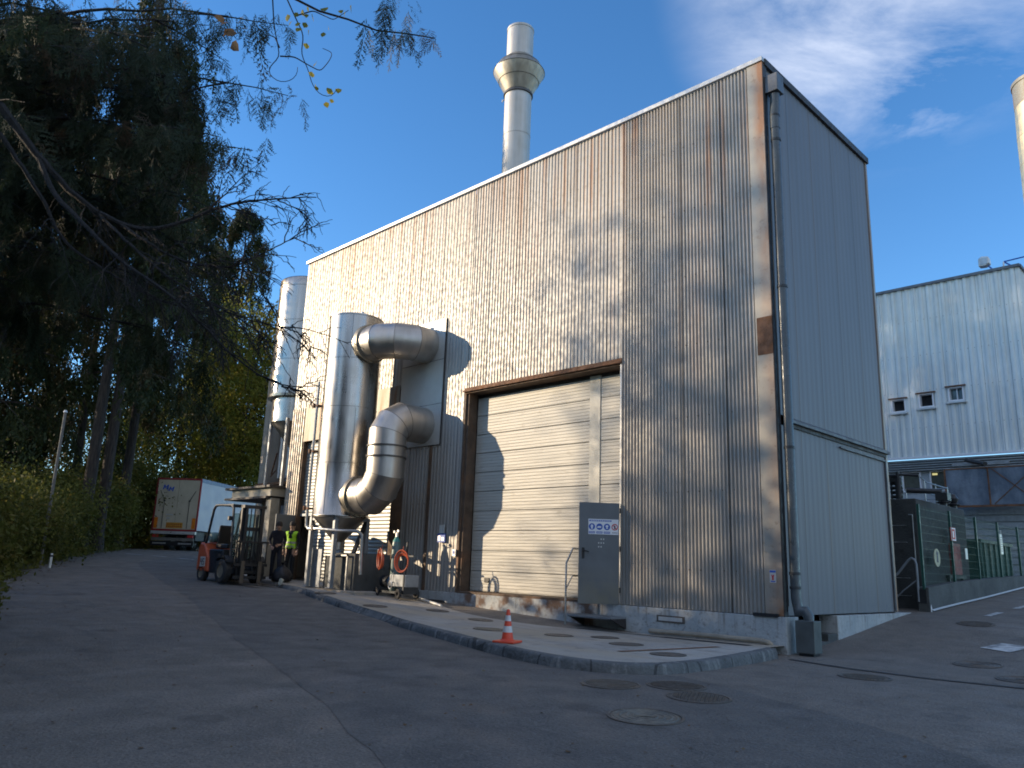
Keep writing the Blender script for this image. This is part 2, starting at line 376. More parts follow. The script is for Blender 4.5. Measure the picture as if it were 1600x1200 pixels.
M['cypress'] = leafm('cypress_foliage', (.014, .024, .010), (.022, .032, .011), (.065, .034, .018), .5)
M['conifer'] = leafm('conifer_foliage', (.020, .033, .010), (.040, .048, .011), (.085, .052, .018), .25)
M['decid'] = leafm('green_leaves', (.060, .095, .020), (.11, .13, .022), (.26, .20, .03), .35, .4)
M['sun_tinted_autumn'] = leafm('sun_tinted_autumn_leaves', (.12, .14, .02), (.22, .20, .03), (.34, .24, .04), .35, .5)  # yellowing leaves, their colour also brightened to look sunlit
M['yellow'] = leafm('yellow_leaves', (.30, .26, .04), (.16, .17, .03), (.36, .28, .06), 2.0, .45)
M['bush'] = leafm('bush_leaves', (.070, .082, .016), (.15, .145, .026), (.21, .15, .035), .8, .4)
M['deadleaf'] = leafm('dead_leaves', (.16, .09, .04), (.10, .06, .03), (.2, .15, .06), 2)

# ================================================================ THE GROUND
GP=[(7.2,-14.6,-.85),(15,-25,-1.2),(14,-8,-.9),(0.15,-.2,-.68),(0.3,2.5,-.46),(.3,5.9,-.07),(.3,7.5,.06),(.3,11.5,.32),(.3,16.7,.68),(8,8,-.05),(8,17,.6),
(-3,-5.5,-.63),(1,-6.3,-.65),(1.2,-2.5,-.66),(-9,-3.6,-.43),(-14,-2.8,-.2),(-16.5,-2.4,-.12),(-20,-2.2,.03),(-38,4,.88),(-48,8,1.1),(2.4,-9.7,-.76),(-8,-13,-.72),(-18,-11,-.27),(-27,-5,.25),(-34,-1,.68),(12,0,-.65),(20,12,.2),(-15,-22,-.6),(-40,-15,.7),(5,30,1.4),(-60,0,1.5),(30,-20,-1.2)]
SP=[(0,0,-.51),(-3.3,0,-.55),(-5.7,0,-.5),(-8.6,0,-.36),(-11.3,0,-.17),(-16,-1.5,-.03),(-20,-1.5,.1),(-3,-5,-.48),(0,-6,-.5),(-9,-3,-.3),(1.2,-5,-.51),(-14,-2.4,-.07),(-24,0,.25)]
def tps(P):
    P = np.array(P, float); n = len(P); d = np.hypot(P[:,None,0]-P[None,:,0], P[:,None,1]-P[None,:,1])
    K = d*d*np.log(d+1e-9)+np.eye(n)*.5; Q = np.c_[np.ones(n), P[:,:2]]
    A = np.block([[K, Q], [Q.T, np.zeros((3,3))]]); return P[:,:2], np.linalg.solve(A, np.r_[P[:,2], 0, 0, 0])
def tev(F, x, y):
    X, w = F; x = np.asarray(x, float); y = np.asarray(y, float); d = np.hypot(x[...,None]-X[:,0], y[...,None]-X[:,1])
    return (d*d*np.log(d+1e-9))@w[:len(X)]+w[-3]+w[-2]*x+w[-1]*y
FG, FS = tps(GP), tps(SP)
def Gn(x, y):
    x = np.asarray(x, float); y = np.asarray(y, float); z = tev(FG, x, y)
    r = np.hypot(x+10, y); k = np.clip((r-42)/35, 0, 1); k = k*k*(3-2*k)
    return z*(1-k)+1.4*k*np.ones_like(z)
G = lambda x, y: float(Gn(x, y))
S = lambda x, y: float(tev(FS, x, y))
def grid(name, X, Y, Z, m, kind='structure', smooth=True, parent=None):
    a, b = X.shape; V = np.stack([X, Y, Z], -1).reshape(-1, 3); i = np.arange(a*b).reshape(a, b)
    Q = np.stack([i[:-1,:-1], i[1:,:-1], i[1:,1:], i[:-1,1:]], -1).reshape(-1, 4)
    o = npmesh(name, V, Q, m, parent, smooth)
    if o.data.polygons[len(Q)//2].normal.z < 0: o.data.flip_normals()
    if kind: o['kind'] = kind
    return o

def span(a, b, n, far):   # fine in the middle, stretched outside
    u = np.linspace(a, b, n); l = a-np.geomspace(1, far, 14)[::-1]; r = b+np.geomspace(1, far, 14); return np.r_[l, u, r]
X, Y = np.meshgrid(span(-60, 30, 150, 900), span(-30, 40, 120, 900), indexing='ij')
grid('road', X, Y, Gn(X, Y), M['asphalt'])
CB = [(-27,-.2),(-22,-.6),(-19.5,-1.05),(-17.4,-1.45),(-15.7,-1.85),(-13.2,-2.42),(-10.6,-3.15),(-9.25,-3.5),(-8.2,-3.72),(-7.3,-3.95),(-6.3,-4.25),(-5.4,-4.45),(-4.05,-4.83),(-2.8,-5.2),(-1.8,-5.5),(-.9,-5.68),(-.3,-5.66),(.15,-5.53),(.5,-5.25),(.68,-4.7),(.66,-3.6),(.45,-2.0),(.22,-.75)]
def resample(P, n):
    P = np.array(P, float); d = np.r_[0, np.cumsum(np.hypot(*np.diff(P, axis=0).T))]; t = np.linspace(0, d[-1], n)
    return np.c_[np.interp(t, d, P[:,0]), np.interp(t, d, P[:,1])]
def smoothp(P, it=3):
    P = np.array(P, float)
    for _ in range(it): P[1:-1] = .25*P[:-2]+.5*P[1:-1]+.25*P[2:]
    return P
K = smoothp(resample(CB, 160), 5)
T = np.gradient(K, axis=0); T /= np.hypot(T[:,0], T[:,1])[:,None]; NO = np.c_[T[:,1], -T[:,0]]    # outward, towards the road
chip = np.zeros(160)
for k in range(160):      # worn edge, broken away at the dropped kerb
    x = K[k,0]; chip[k] = (.012*rng.random() if x > -3 else .04*rng.random()) + (.07 if -9.6 < x < -6.6 else 0)
chip = np.convolve(chip, [.25,.5,.25], 'same')
# apron: from the kerb back to the wall
wx = np.interp(np.arange(160), [0, 159], [-27, 0.0]); wall = np.c_[np.linspace(-27, .12, 160)**1, np.full(160, -.06)]
inner = K - NO*.16
dz = [0]; u = np.linspace(0, 1, 26)[None,:]
wx = np.minimum(inner[:,0]-.02, -.02); wx = np.where(np.arange(160) > 125, np.linspace(wx[125], .0, 160)[np.arange(160)]*0+np.interp(np.arange(160), [125, 159], [wx[125], 0.05]), wx)
wallp = np.c_[wx, np.full(160, .02)]
X = inner[:,0][:,None]*(1-u)+wallp[:,0][:,None]*u; Y = inner[:,1][:,None]*(1-u)+wallp[:,1][:,None]*u
grid('concrete_apron', X, Y, tev(FS, X, Y), M['slab'])
zS = tev(FS, K[:,0], K[:,1]); zG = Gn(K[:,0], K[:,1])
prof = [(-.17, 0, 0), (-.10, 0, 1), (-.02, 0, 1), (.0, -.03, 1), (.015, -.09, .3), (.03, None, 0)]
Xs, Ys, Zs = [], [], []
for (o, dzp, c) in prof:
    p = K + NO*(o - chip[:,None]*(.6 if o > -.05 else 0)); Xs.append(p[:,0]); Ys.append(p[:,1])
    Zs.append(zG-.05 if dzp is None else zS+.004+dzp-chip*c)
grid('kerb', np.array(Xs).T, np.array(Ys).T, np.array(Zs).T, M['kerb'])
# joints in the kerb stones
# darker resurfaced strip of the road
LB = smoothp(resample([(-30,0.6),(-27,-1.9),(-22,-3.3),(-17,-4.6),(-12.3,-5.9),(-5.9,-7.9),(-2,-9.2),(0,-9.85),(2.1,-10.7),(5,-11.9),(9,-14),(14,-18)], 80), 3)
LB[1:-1] += rng.normal(0, .035, (78, 2))
RB = resample([(-32,2.5)]+[(x+.06 if x > 0 else x, y-.06) for x, y in CB[2:20]]+[(4,-6),(8,-8.5),(14,-12)], 80)
u = np.linspace(0, 1, 14)[None,:]; X = LB[:,:1]*(1-u)+RB[:,:1]*u; Y = LB[:,1:]*(1-u)+RB[:,1:]*u
grid('resurfaced_road_strip', X, Y, Gn(X, Y)+.004, M['asphalt2'])
# left verge
LE = smoothp(resample([(22,-34),(12,-26),(5,-19.6),(-1,-15.2),(-6,-12.6),(-10,-10.9),(-15.1,-9.4),(-19.7,-8.3),(-25,-6.15),(-29.3,-3.95),(-33.7,-1.1),(-37.6,.9),(-42.6,3.2),(-49,9),(-58,20),(-66,40)], 120), 3)
TE = np.gradient(LE, axis=0); TE /= np.hypot(TE[:,0], TE[:,1])[:,None]; NE = np.c_[-TE[:,1], TE[:,0]]
if np.dot(NE[60], (-.6, -.8)) < 0: NE = -NE
off = np.r_[0, .15, .4, .8, 1.4, 2.2, 3.2, 4.5, 6, 8, 11, 15, 20, 28][None,:]; rise = np.r_[.01, .04, .07, .14, .3, .5, .75, 1, 1.2, 1.4, 1.5, 1.5, 1.5, 1.5][None,:]
X = LE[:,:1]+NE[:,:1]*off+rng.normal(0, .05, (120, 14))*(off < 1); Y = LE[:,1:]+NE[:,1:]*off
ZV = Gn(X, Y)+rise+rng.normal(0, .02, X.shape)*(off > .1)
grid('verge', X, Y, ZV, M['earth'])
def sheet(name, pts, m, dz=.012, sub=4, kind='structure'):
    a, b, c, d = [np.array(p, float) for p in pts]; u = np.linspace(0, 1, sub*3+1)[:,None,None]; v = np.linspace(0, 1, sub+1)[None,:,None]
    P = (a*(1-u)+b*u)*(1-v)+(d*(1-u)+c*u)*v; return grid(name, P[...,0], P[...,1], Gn(P[...,0], P[...,1])+dz, m, kind)
for a, b in (((-33.3,.0),(-32.2,.36)), ((-31.8,.6),(-30.8,.92)), ((-29.9,1.05),(-28.9,1.4))):
    dx, dy = .16*.3, -.16*.95
    sheet('road_marking', (a, b, (b[0]+dx, b[1]+dy), (a[0]+dx, a[1]+dy)), M['paint'])
sheet('road_marking', ((2.55,2.75),(2.75,3.45),(3.3,3.3),(3.1,2.5)), M['paint'])
for k in range(3): sheet('road_marking', ((1.55+k*.1,7.0+k*2.1),(1.7+k*.1,7.0+k*2.1),(1.75+k*.1,7.95+k*2.1),(1.6+k*.1,7.95+k*2.1)), M['paint'])
sheet('road_marking', ((5.2,-3.1),(5.6,-3.0),(5.62,-3.06),(5.22,-3.16)), M['paint'])
# drain slot across the yard entrance
dp = [(.45,-.72),(1.7,-1.22),(2.9,-1.42),(4.3,-1.3),(6.5,-1.0)]
for i in range(4):
    a, b = Vector(dp[i]), Vector(dp[i+1]); n = (b-a).normalized(); n = Vector((n.y, -n.x))*.055
    sheet('drain_channel', ((a+n), (b+n), (b-n), (a-n)), M['blacktrim'], .012)

# ---- manhole covers
def manhole(x, y, r, m, surf, pat, label, group):
    z = surf(x, y); e = .3; nx = -(surf(x+e, y)-surf(x-e, y))/(2*e); ny = -(surf(x, y+e)-surf(x, y-e))/(2*e)
    t = thing('manhole_cover', label, 'manhole cover', (x, y, z), 0, group)
    t.rotation_euler = Vector((nx, ny, 1)).to_track_quat('Z', 'Y').to_euler(); ro = rng.random()*3
    MB().lathe([(r+.035,.005),(r+.035,.013),(r+.006,.015),(r+.004,.006)], 40).build('frame', M['iron'], t, True)
    b = MB().lathe([(.001,.010),(r-.006,.010),(r-.005,.004)], 40)
    if pat == 'bars':
        k = -r+.06
        while k < r-.03:
            h = math.sqrt(r*r-k*k)-.03; b.obox((k*math.cos(ro), k*math.sin(ro), .013), (math.cos(ro)*.012, math.sin(ro)*.012, 0), (-math.sin(ro)*h, math.cos(ro)*h, 0), (0, 0, .005)); k += .055
    elif pat == 'studs':
        for i in range(-6, 7):
            for j in range(-6, 7):
                px, py = i*.052+(j % 2)*.026, j*.048
                if px*px+py*py < (r-.04)**2: b.box(px-.014, px+.014, py-.012, py+.012, .009, .018)
    elif pat == 'rings':
        for q in (.3, .5, .7, .86): b.lathe([(r*q, .010), (r*q+.006, .017), (r*q+.02, .017), (r*q+.026, .010)], 32)
        b.box(-.10, .10, -.03, .03, .01, .018)
    b.build('lid', m, t)
RG, SG = 'manhole covers in the road', 'manhole covers in the concrete apron'
manhole(.79,-6.3,.34, M['iron'], G, 'bars', 'worn round road cover just outside the kerb bend, leftmost of the three there', RG)
manhole(1.33,-5.66,.34, M['iron'], G, 'bars', 'round ribbed cover partly behind the studded cover, closest to the kerb bend', RG)
manhole(1.95,-6.14,.34, M['iron'], G, 'studs', 'round studded cover right of the ribbed cover outside the kerb bend', RG)
manhole(2.2,-7.55,.36, M['ironworn'], G, 'rings', 'pale greenish round cover nearest the viewer, alone in the middle of the road', RG)
manhole(2.31,-2.18,.34, M['iron'], G, 'studs', 'round studded cover in front of the drain slot on the right hand road', RG)
manhole(3.0,.85,.34, M['iron'], G, 'rings', 'round cover behind the drain slot near the white painted square', RG)
manhole(3.95,-.4,.34, M['iron'], G, 'rings', 'round cover by the drain slot cut off at the right edge of the photo', RG)
manhole(1.75,5.6,.34, M['iron'], G, 'bars', 'farthest round cover up the right hand road by the small dashes', RG)
Ss = lambda x, y: S(x, y)
manhole(-4.44,-3.4,.30, M['ironworn'], Ss, 'studs', 'cross hatched cover in the apron just left of the traffic cone', SG)
manhole(-6.2,-2.0,.25, M['iron'], Ss, 'plain', 'small dark cover in the apron behind the cross hatched one', SG)
manhole(-8.0,-1.75,.25, M['iron'], Ss, 'plain', 'small dark cover in the apron just right of the pump cart', SG)
manhole(-8.9,-2.95,.26, M['iron'], Ss, 'plain', 'small dark cover in the apron in front of the pump cart near the broken kerb', SG)
manhole(-11.9,-2.45,.26, M['iron'], Ss, 'plain', 'thin dark cover in the apron in front of the filter tank legs', SG)
manhole(-3.2,-2.75,.25, M['iron'], Ss, 'plain', 'small dark cover in the apron in front of the steel step', SG)
manhole(-2.6,-2.1,.24, M['iron'], Ss, 'plain', 'small dark cover in the apron right of the steel step', SG)
manhole(-1.5,-2.9,.27, M['iron'], Ss, 'plain', 'dark cover in the apron between the step and the kerb bend', SG)
manhole(-.1,-3.7,.25, M['iron'], Ss, 'plain', 'dark cover nearest the rounded tip of the apron', SG)

# ================================================================ THE MAIN BUILDING
def ribs(mb, a0, a1, z0, z1, plane, base, pitch=.09, depth=.024, nz=1, sgn=-1):
    """trapezoid ribbed sheet; plane 'x' runs along x facing -y, plane 'y' runs along y facing +x"""
    pts = []; k = math.floor(a0/pitch)-1
    while k*pitch < a1+pitch:
        for fr, h in ((0, 0), (.34, 0), (.50, 1), (.84, 1)):
            a = (k+fr)*pitch
            if a0 <= a <= a1: pts.append((a, h))
        k += 1
    if not pts: return
    pts = [(a0, pts[0][1])]+pts+[(a1, pts[-1][1])]; b = len(mb.v); zz = [z0+(z1-z0)*i/nz for i in range(nz+1)]
    for z in zz:
        for (a, h) in pts:
            o = base+sgn*h*depth; mb.v.append((a, o, z) if plane == 'x' else (o, a, z))
    n = len(pts)
    for i in range(nz):
        for j in range(n-1): mb.f.append((b+i*n+j, b+i*n+j+1, b+(i+1)*n+j+1, b+(i+1)*n+j))
XL = -18.88
bld = thing('industrial_building', 'tall windowless hall clad in rust streaked ribbed sheet metal, biggest building in the middle', 'building', (0, 0, 0))
b = MB()
ribs(b, XL, -17.95, 0, 11.86, 'x', 0, .16, .013); ribs(b, -17.95, -12.45, 6.15, 11.86, 'x', 0, .16, .013); ribs(b, -12.45, -9.3, 0, 11.86, 'x', 0, .14, .015)
ribs(b, -9.3, -3.8, 5.57, 11.86, 'x', 0, .115, .020); ribs(b, -3.8, -.33, 0.01, 11.86, 'x', 0, .0875, .032)
b.build('front_cladding', M['clad'], bld)['label'] = 'sunlit ribbed cladding with rust streaks and dappled tree shade'
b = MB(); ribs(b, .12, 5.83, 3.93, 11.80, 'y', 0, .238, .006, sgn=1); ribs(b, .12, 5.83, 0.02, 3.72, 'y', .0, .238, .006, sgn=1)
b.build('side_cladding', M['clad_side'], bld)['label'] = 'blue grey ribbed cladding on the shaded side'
b = MB(); b.box(-.335, .03, -.045, -.01, .01, 11.9); b.box(.0, .03, -.012, .14, .01, 11.9); b.build('corner_trim', M['trim'], bld)
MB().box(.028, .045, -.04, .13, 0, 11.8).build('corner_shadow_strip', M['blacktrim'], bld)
MB().box(-.002, .03, 5.76, 5.86, .02, 11.8).build('rear_corner_trim', M['trim'], bld)
b = MB(); b.box(XL-.05, .05, -.085, .04, 11.87, 11.97); b.build('roof_edge', M['cap'], bld)
b = MB(); b.box(-.03, .075, .041, 5.9, 11.80, 11.965); b.build('side_roof_edge', M['blacktrim'], bld)
MB().box(XL+.02, -.05, .05, 5.84, 11.55, 11.75).build('roof', M['patch'], bld)
b = MB(); b.box(XL, -.02, 5.78, 5.84, -.6, 11.75); ribs(b, .06, 5.8, 0, 11.8, 'y', XL, sgn=-1); b.build('rear_wall', M['clad_old'], bld)
b = MB(); b.prism([(.001,3.93),(.10,3.86),(.10,3.80),(.001,3.80)], .42, 5.86, 'y'); b.build('drip_rail', M['railgrey'], bld)['label'] = 'projecting grey rail between upper and lower side cladding'
b = MB(); b.box(0, .035, .42, 5.8, 3.72, 3.80); b.build('rail_gap', M['blacktrim'], bld)
b = MB(); b.box(.017, .05, 3.0, 5.7, 3.60, 3.64); b.box(.017, .05, 5.66, 5.72, .04, 3.62); b.build('sliding_door_rail', M['railgrey'], bld)
# plinth with the stair niche on the side
b = MB(); b.box(XL, -12.5, -.10, .3, -.8, -.002); b.box(-12.5, -3.7, -.10, .42, -.8, -.002); b.box(-3.7, 0.10, -.10, .42, -.95, -.002); b.build('plinth', M['plinth'], bld, bevel=.012)['label'] = 'pale painted concrete base with brown drips'
b = MB(); b.box(-.3, .10, 2.2, 7.3, -.75, -.01); b.build('side_plinth', M['plinth'], bld, bevel=.012)
b = MB(); b.box(-1.2, -.8, .42, 2.2, -.9, -.02); b.build('niche_wall', M['darkconc'], bld)
b = MB(); b.box(-.8, .08, 1.75, 2.2, -.9, -.36); b.box(-.8, .10, 1.1, 2.2, -.95, -.5); b.build('step', M['wallconc'], bld, bevel=.01)
b = MB(); b.box(-2.78, -2.10, -.115, -.098, -.28, -.14); b.build('vent', M['iron'], bld)
b = MB(); b.box(-2.73, -2.15, -.122, -.112, -.25, -.17); b.build('vent_panel', M['cap'], bld)
b = MB(); b.box(-.55, -.05, -.14, -.05, -.01, .05); b.build('corner_block', M['black'], bld)
# opening 1: the big roller door
b = MB(); b.box(-9.36, -9.29, -.03, .45, 0, 5.6); b.box(-9.29, -9.20, .02, .34, 0, 5.5); b.build('door_jamb', M['darkrust'], bld)
b = MB(); b.box(-3.83, -3.78, -.03, .45, 0, 5.6); b.build('door_jamb', M['cap'], bld)
b = MB(); b.box(-9.36, -3.78, -.10, -.002, 5.54, 5.585); b.box(-9.36, -3.78, -.05, -.03, 5.585, 5.66); b.build('door_lintel', M['rust'], bld)
b = MB(); b.box(-9.29, -3.83, -.03, .45, 5.50, 5.54); b.build('lintel_soffit', M['darkrust'], bld)
b = MB(); b.box(-9.2, -3.83, -.1, .45, -.003, .05); b.build('door_sill', M['darkrust'], bld)
rd = thing('roller_door', 'large cream sectional door, closed, with a tall shadow on its left side', 'roller door', (-6.5, .36, 0)); rd.parent = bld
for k in ('label', 'category'): del rd[k]
ox, oy = 6.5, -.36
b = MB(); H = .535
for i in range(10):
    z0 = .06+i*H; b.box(-9.19+ox, -5.05+ox, 0, .04, z0+.008, min(z0+H-.008, 5.42))
b.build('panel', M['roller'], rd, bevel=.006)
b = MB()
for i in range(10):
    z0 = .06+i*H; b.box(-4.72+ox, -3.84+ox, 0, .04, z0+.006, min(z0+H-.006, 5.44))
b.build('side_panel', M['roller'], rd, bevel=.005)
MB().box(-9.2+ox, -3.84+ox, .045, .06, .05, 5.5).build('joint_backing', M['rollergap'], rd)
MB().box(-5.05+ox, -4.72+ox, -.02, .04, .06, 5.46).build('post', M['rollpost'], rd)
MB().box(-8.62+ox, -8.42+ox, -.02, .0, .30, .42).build('handle', M['black'], rd, bevel=.01)
MB().box(-9.2, -3.84, .40, .46, 5.40, 5.5).build('door_head', M['blacktrim'], bld)
# opening 2: behind the filter tank
b = MB(); b.box(-17.98, -12.42, -.04, -.012, 4.84, 6.17); b.build('lintel_panel', M['rustsheet'], bld)['label'] = 'smooth sheet over the left opening with a rusty stain'
MB().box(-18.02, -17.93, -.035, .16, 0, 4.84).build('opening_jamb', M['darkrust'], bld); MB().box(-12.5, -12.41, -.035, .5, 0, 6.1).build('opening_jamb', M['darkrust'], bld)
b = MB(); b.box(-12.9, -12.5, -.035, .4, 4.3, 6.14); b.build('opening_header', M['rust'], bld)
b = MB(); ribs(b, XL, -18.02, 0, 6.1, 'x', -.035, .15, .03); b.box(XL, -18.02, -.03, -.026, 0, 6.1); b.build('pilaster', M['clad_old'], bld)
b = MB(); b.box(-17.93, -12.5, .14, .18, 2.24, 4.84); b.box(-17.16, -12.5, .14, .18, 0, 2.24); b.build('shutter', M['shutter'], bld)
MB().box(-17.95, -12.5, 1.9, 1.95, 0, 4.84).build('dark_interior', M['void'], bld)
MB().box(-17.2, -17.12, .08, .135, 0, 2.2).build('doorway_post', M['greysteel'], bld)
b = MB(); b.box(-18.0, -17.1, .08, .135, 2.2, 2.28); b.build('doorway_header', M['greysteel'], bld)
# door leaf of the dark doorway, standing open
t = MB().box(-18.02, -17.975, -.80, -.07, .02, 2.22).build('open_door', M['doorgrey'], bld, bevel=.006)
# flat sheet patch round the ducts
b = MB(); b.box(-12.36, -10.33, -.045, -.028, 4.12, 7.98)
b.build('duct_panel', M['patch'], bld)['label'] = 'flat plain sheet around the two duct ends'
b = MB()
for z in (4.12, 5.35, 6.7): b.box(-12.36, -10.33, -.052, -.040, z, z+.012)
b.box(-10.335, -10.318, -.06, -.02, 4.12, 7.98); b.build('panel_joint', M['seam'], bld)
b = MB(); b.box(-10.78, -10.66, -.05, -.02, 0, 4.1); b.build('cover_strip', M['darkrust'], bld)
b = MB(); b.box(-12.4, -11.95, -.04, -.02, 0, 4.3); b.build('cover_strip', M['darkrust'], bld)
# corner patch plate on the right
MB().box(-.30, .034, -.055, -.046, 5.15, 5.95).build('corner_plate', M['rust'], bld)
# rain pipe at the corner
b = MB(); b.box(.045, .34, .02, .33, 11.08, 11.50); b.build('rain_hopper', M['hopper'], bld, bevel=.01)
b = MB(); b.tube([(.20,.17,11.06),(.20,.17,10.85),(.20,.12,10.55),(.20,.12,10.2)], .105, 20); b.tube([(.20,.12,10.2),(.21,.12,.35),(.25,.12,.12),(.38,.12,.12),(.44,.12,.03),(.44,.12,-.12)], .094, 20)
o = b.build('downpipe', M['downpipe'], bld, True)
for z in (10.48, 9.9, 6.55, 3.2, .78, .52): MB().tube([(.205,.12,z),(.205,.12,z+.05)], .106, 20).build('pipe_clip', M['darkmetal'], bld, True)
b = MB(); b.tube([(.075,.03,10.3),(.075,.03,.1)], .016, 8); b.tube([(.10,.03,.2),(.10,-.02,10)], .008, 6); b.build('cable', M['black'], bld)
b = MB(); b.box(.24, .60, -.04, .28, -.62, -.04); b.build('drain_box', M['boxgrey'], bld, bevel=.012)
b = MB(); b.box(.28, .56, .0, .24, -.72, -.62); b.build('drain_box_foot', M['black'], bld)
# warning stickers
b = MB(); b.box(-.22, -.09, -.052, -.046, .62, .86); b.build('sticker', M['cap'], bld)
def flat(name, c, rough=.5): return Mat(name, c, rough).done()
M['blue'] = flat('sign_blue', (.02, .09, .42)); M['red'] = flat('sign_red', (.5, .03, .03)); M['white'] = flat('sign_white', (.75, .76, .78)); M['txt'] = flat('sign_ink', (.03, .03, .05))
MB().box(-.215, -.095, -.055, -.052, .81, .85).build('sticker_bar', M['blue'], bld); MB().box(-.20, -.11, -.055, -.052, .635, .655).build('sticker_bar', M['blue'], bld)
b = MB(); b.prism([(-.185,.77),(-.165,.77),(-.155,.74),(-.145,.77),(-.125,.77),(-.14,.71),(-.135,.67),(-.175,.67),(-.17,.71)], -.056, -.052); b.build('sticker_symbol', M['red'], bld)

# ---- the open personnel door with its sign
pd = thing('open_door', 'grey steel door leaf standing open beside the cream roller door, blue safety sign on it', 'door', (-3.80, -.05, 0.0))
ang = math.atan2(-.703, -.711); pd.rotation_euler = (0, 0, ang)
b = MB(); b.box(0.02, .93, -.025, .025, .0, 2.23); b.build('door_leaf', M['doorgrey'], pd, bevel=.006)
# the visible face is the local +y one
b = MB(); b.box(.80, .86, .025, .04, .98, 1.22); b.build('lock_plate', M['black'], pd, bevel=.005)
b = MB(); b.tube([(.83,.04,1.16),(.83,.085,1.16),(.70,.085,1.13)], .013, 8); b.build('handle', M['black'], pd, True)
b = MB(); b.box(.04, .72, .026, .034, 1.52, 1.86); sg = b.build('safety_sign', M['white'], pd)
b = MB()
for i, cx in enumerate((.64, .47, .30)): b.lathe([(.001,.036),(.072,.036),(.072,.033)], 28, (cx, 0, 1.69), 'y')
b.box(.20, .70, .0335, .0355, 1.805, 1.84)
for cx in (.64, .47, .30): b.box(cx-.07, cx+.07, .0335, .0355, 1.54, 1.585)
b.build('sign_field', M['blue'], sg)
b = MB(); b.lathe([(.052,.036),(.072,.036),(.072,.033)], 28, (.125, 0, 1.69), 'y'); b.obox((.125,.036,1.69), (.042,0,.042), (0,.0015,0), (.006,0,-.006)); b.build('sign_prohibition', M['red'], sg)
b = MB()
def blob(b, cx, cz, w, h, y=.0375, n=14): b.prism([(cx+w*math.cos(2*math.pi*k/n), cz+h*math.sin(2*math.pi*k/n)) for k in range(n)], y-.001, y)
blob(b, .64, 1.70, .028, .036); b.box(.622, .658, .036, .0376, 1.64, 1.67); blob(b, .47, 1.685, .045, .020); b.box(.44, .52, .036, .0376, 1.665, 1.68); blob(b, .30, 1.705, .033, .026); b.box(.278, .322, .036, .0376, 1.65, 1.675)
for i in range(11): b.box(.225+i*.042, .250+i*.042, .0355, .0365, 1.813, 1.831)
for cx in (.64, .47, .30):
    for i in range(5): b.box(cx-.058+i*.025, cx-.042+i*.025, .0355, .0365, 1.553, 1.573)
b.build('sign_pictogram', M['white'], sg)
b = MB(); blob(b, .125, 1.70, .016, .03); b.box(.11, .14, .036, .0376, 1.65, 1.68)
for i in range(5): b.box(.065+i*.025, .08+i*.025, .0345, .0355, 1.553, 1.573)
b.build('sign_ink_mark', M['txt'], sg)
b = MB()
for i in range(3):
    for j in range(3): b.box(.36+i*.055, .385+i*.055, .026, .029, 1.23+j*.085, 1.26+j*.085) if (i+j) % 4 else None
b.build('glue_mark', M['cap'], pd)
for z in (.25, 1.15, 2.0): MB().tube([(.0,.02,z),(.0,.02,z+.12)], .016, 8).build('hinge', M['darkmetal'], pd)
# ---- steel step and handrail
t = thing('steel_step', 'low steel grating step on brackets below the open grey door', 'step', (-4.3, -.35, -.28))
b = MB()
b.box(-.5, .72, -.30, .24, -.0, .035)
for i in range(24): b.box(-.5+i*.05, -.49+i*.05, -.305, .24, -.02, .04)
b.build('grating', M['greysteel'], t)
MB().prism([(-.30,-.0),(.24,-.0),(.24,-.22)], .68, .72, 'x').build('bracket', M['blacktrim'], t); MB().prism([(-.30,-.0),(.24,-.0),(.24,-.22)], -.5, -.46, 'x').build('bracket', M['blacktrim'], t)
t = thing('handrail', 'thin bent steel handrail in front of the cream roller door', 'handrail', (-4.95, -.55, -.52))
b = MB(); b.tube([(0,0,0),(0,0,1.38),(.0,.22,1.72),(.0,.47,1.72)], .022, 10); b.build('top_rail', M['galvpipe'], t, True)
b = MB(); b.tube([(.0,.0,.80),(.0,.22,1.1),(.0,.47,1.1)], .014, 8); b.build('mid_rail', M['galvpipe'], t, True)
MB().lathe([(.001,.0),(.05,.0),(.05,.012),(.02,.014)], 12).build('foot_plate', M['galvpipe'], t)
# pipes lying by the wall
def gl(name, pts, r, m, label, cat): return tag(MB().tube(pts, r, 10).build(name, m, None, True), label, cat)
gl('lying_pipe', [(-11.3,-.28,S(-11.3,-.28)+.06),(-10.2,-.62,S(-10.2,-.62)+.06),(-8.75,-1.0,S(-8.75,-1.0)+.04)], .035, M['cap'], 'thin pale metal bar lying along the wall right of the pump cart', 'metal bar')
gl('waste_pipe', [(-2.9,-.2,-.47),(-1.8,-.22,-.455),(-.35,-.24,-.45),(-.2,-.24,-.47),(-.15,-.2,-.52)], .05, plain('tan_pipe', (.34,.29,.22), .5), 'tan waste pipe lying along the foot of the wall near the building corner', 'pipe')
# open channel in the apron
o = MB(); n = 10
for (x0, y0, x1, y1, wd) in ((-4.6,-.75,-2.3,-.62,.05), (-2.3,-.62,-.3,-.75,.12)): 
    d = Vector((x1-x0, y1-y0, 0)).normalized(); nn = Vector((-d.y, d.x, 0))*wd
    o.quad(*[Vector((x, y, S(x, y)+.006))+k for x, y, k in ((x0,y0,-nn),(x1,y1,-nn),(x1,y1,nn),(x0,y0,nn))])
o.build('drain_channel', M['void'])['kind'] = 'structure'
o = MB()
a, c = Vector((-.75,-4.1)), Vector((-.45,-1.6))
for i in range(6):
    p, q = a.lerp(c, i/6), a.lerp(c, (i+1)/6); o.quad((p.x-.06, p.y, S(p.x, p.y)+.007), (p.x+.06, p.y, S(p.x, p.y)+.007), (q.x+.06, q.y, S(q.x, q.y)+.007), (q.x-.06, q.y, S(q.x, q.y)+.007))
o.build('rusty_channel_edge', M['rust'])['kind'] = 'structure'

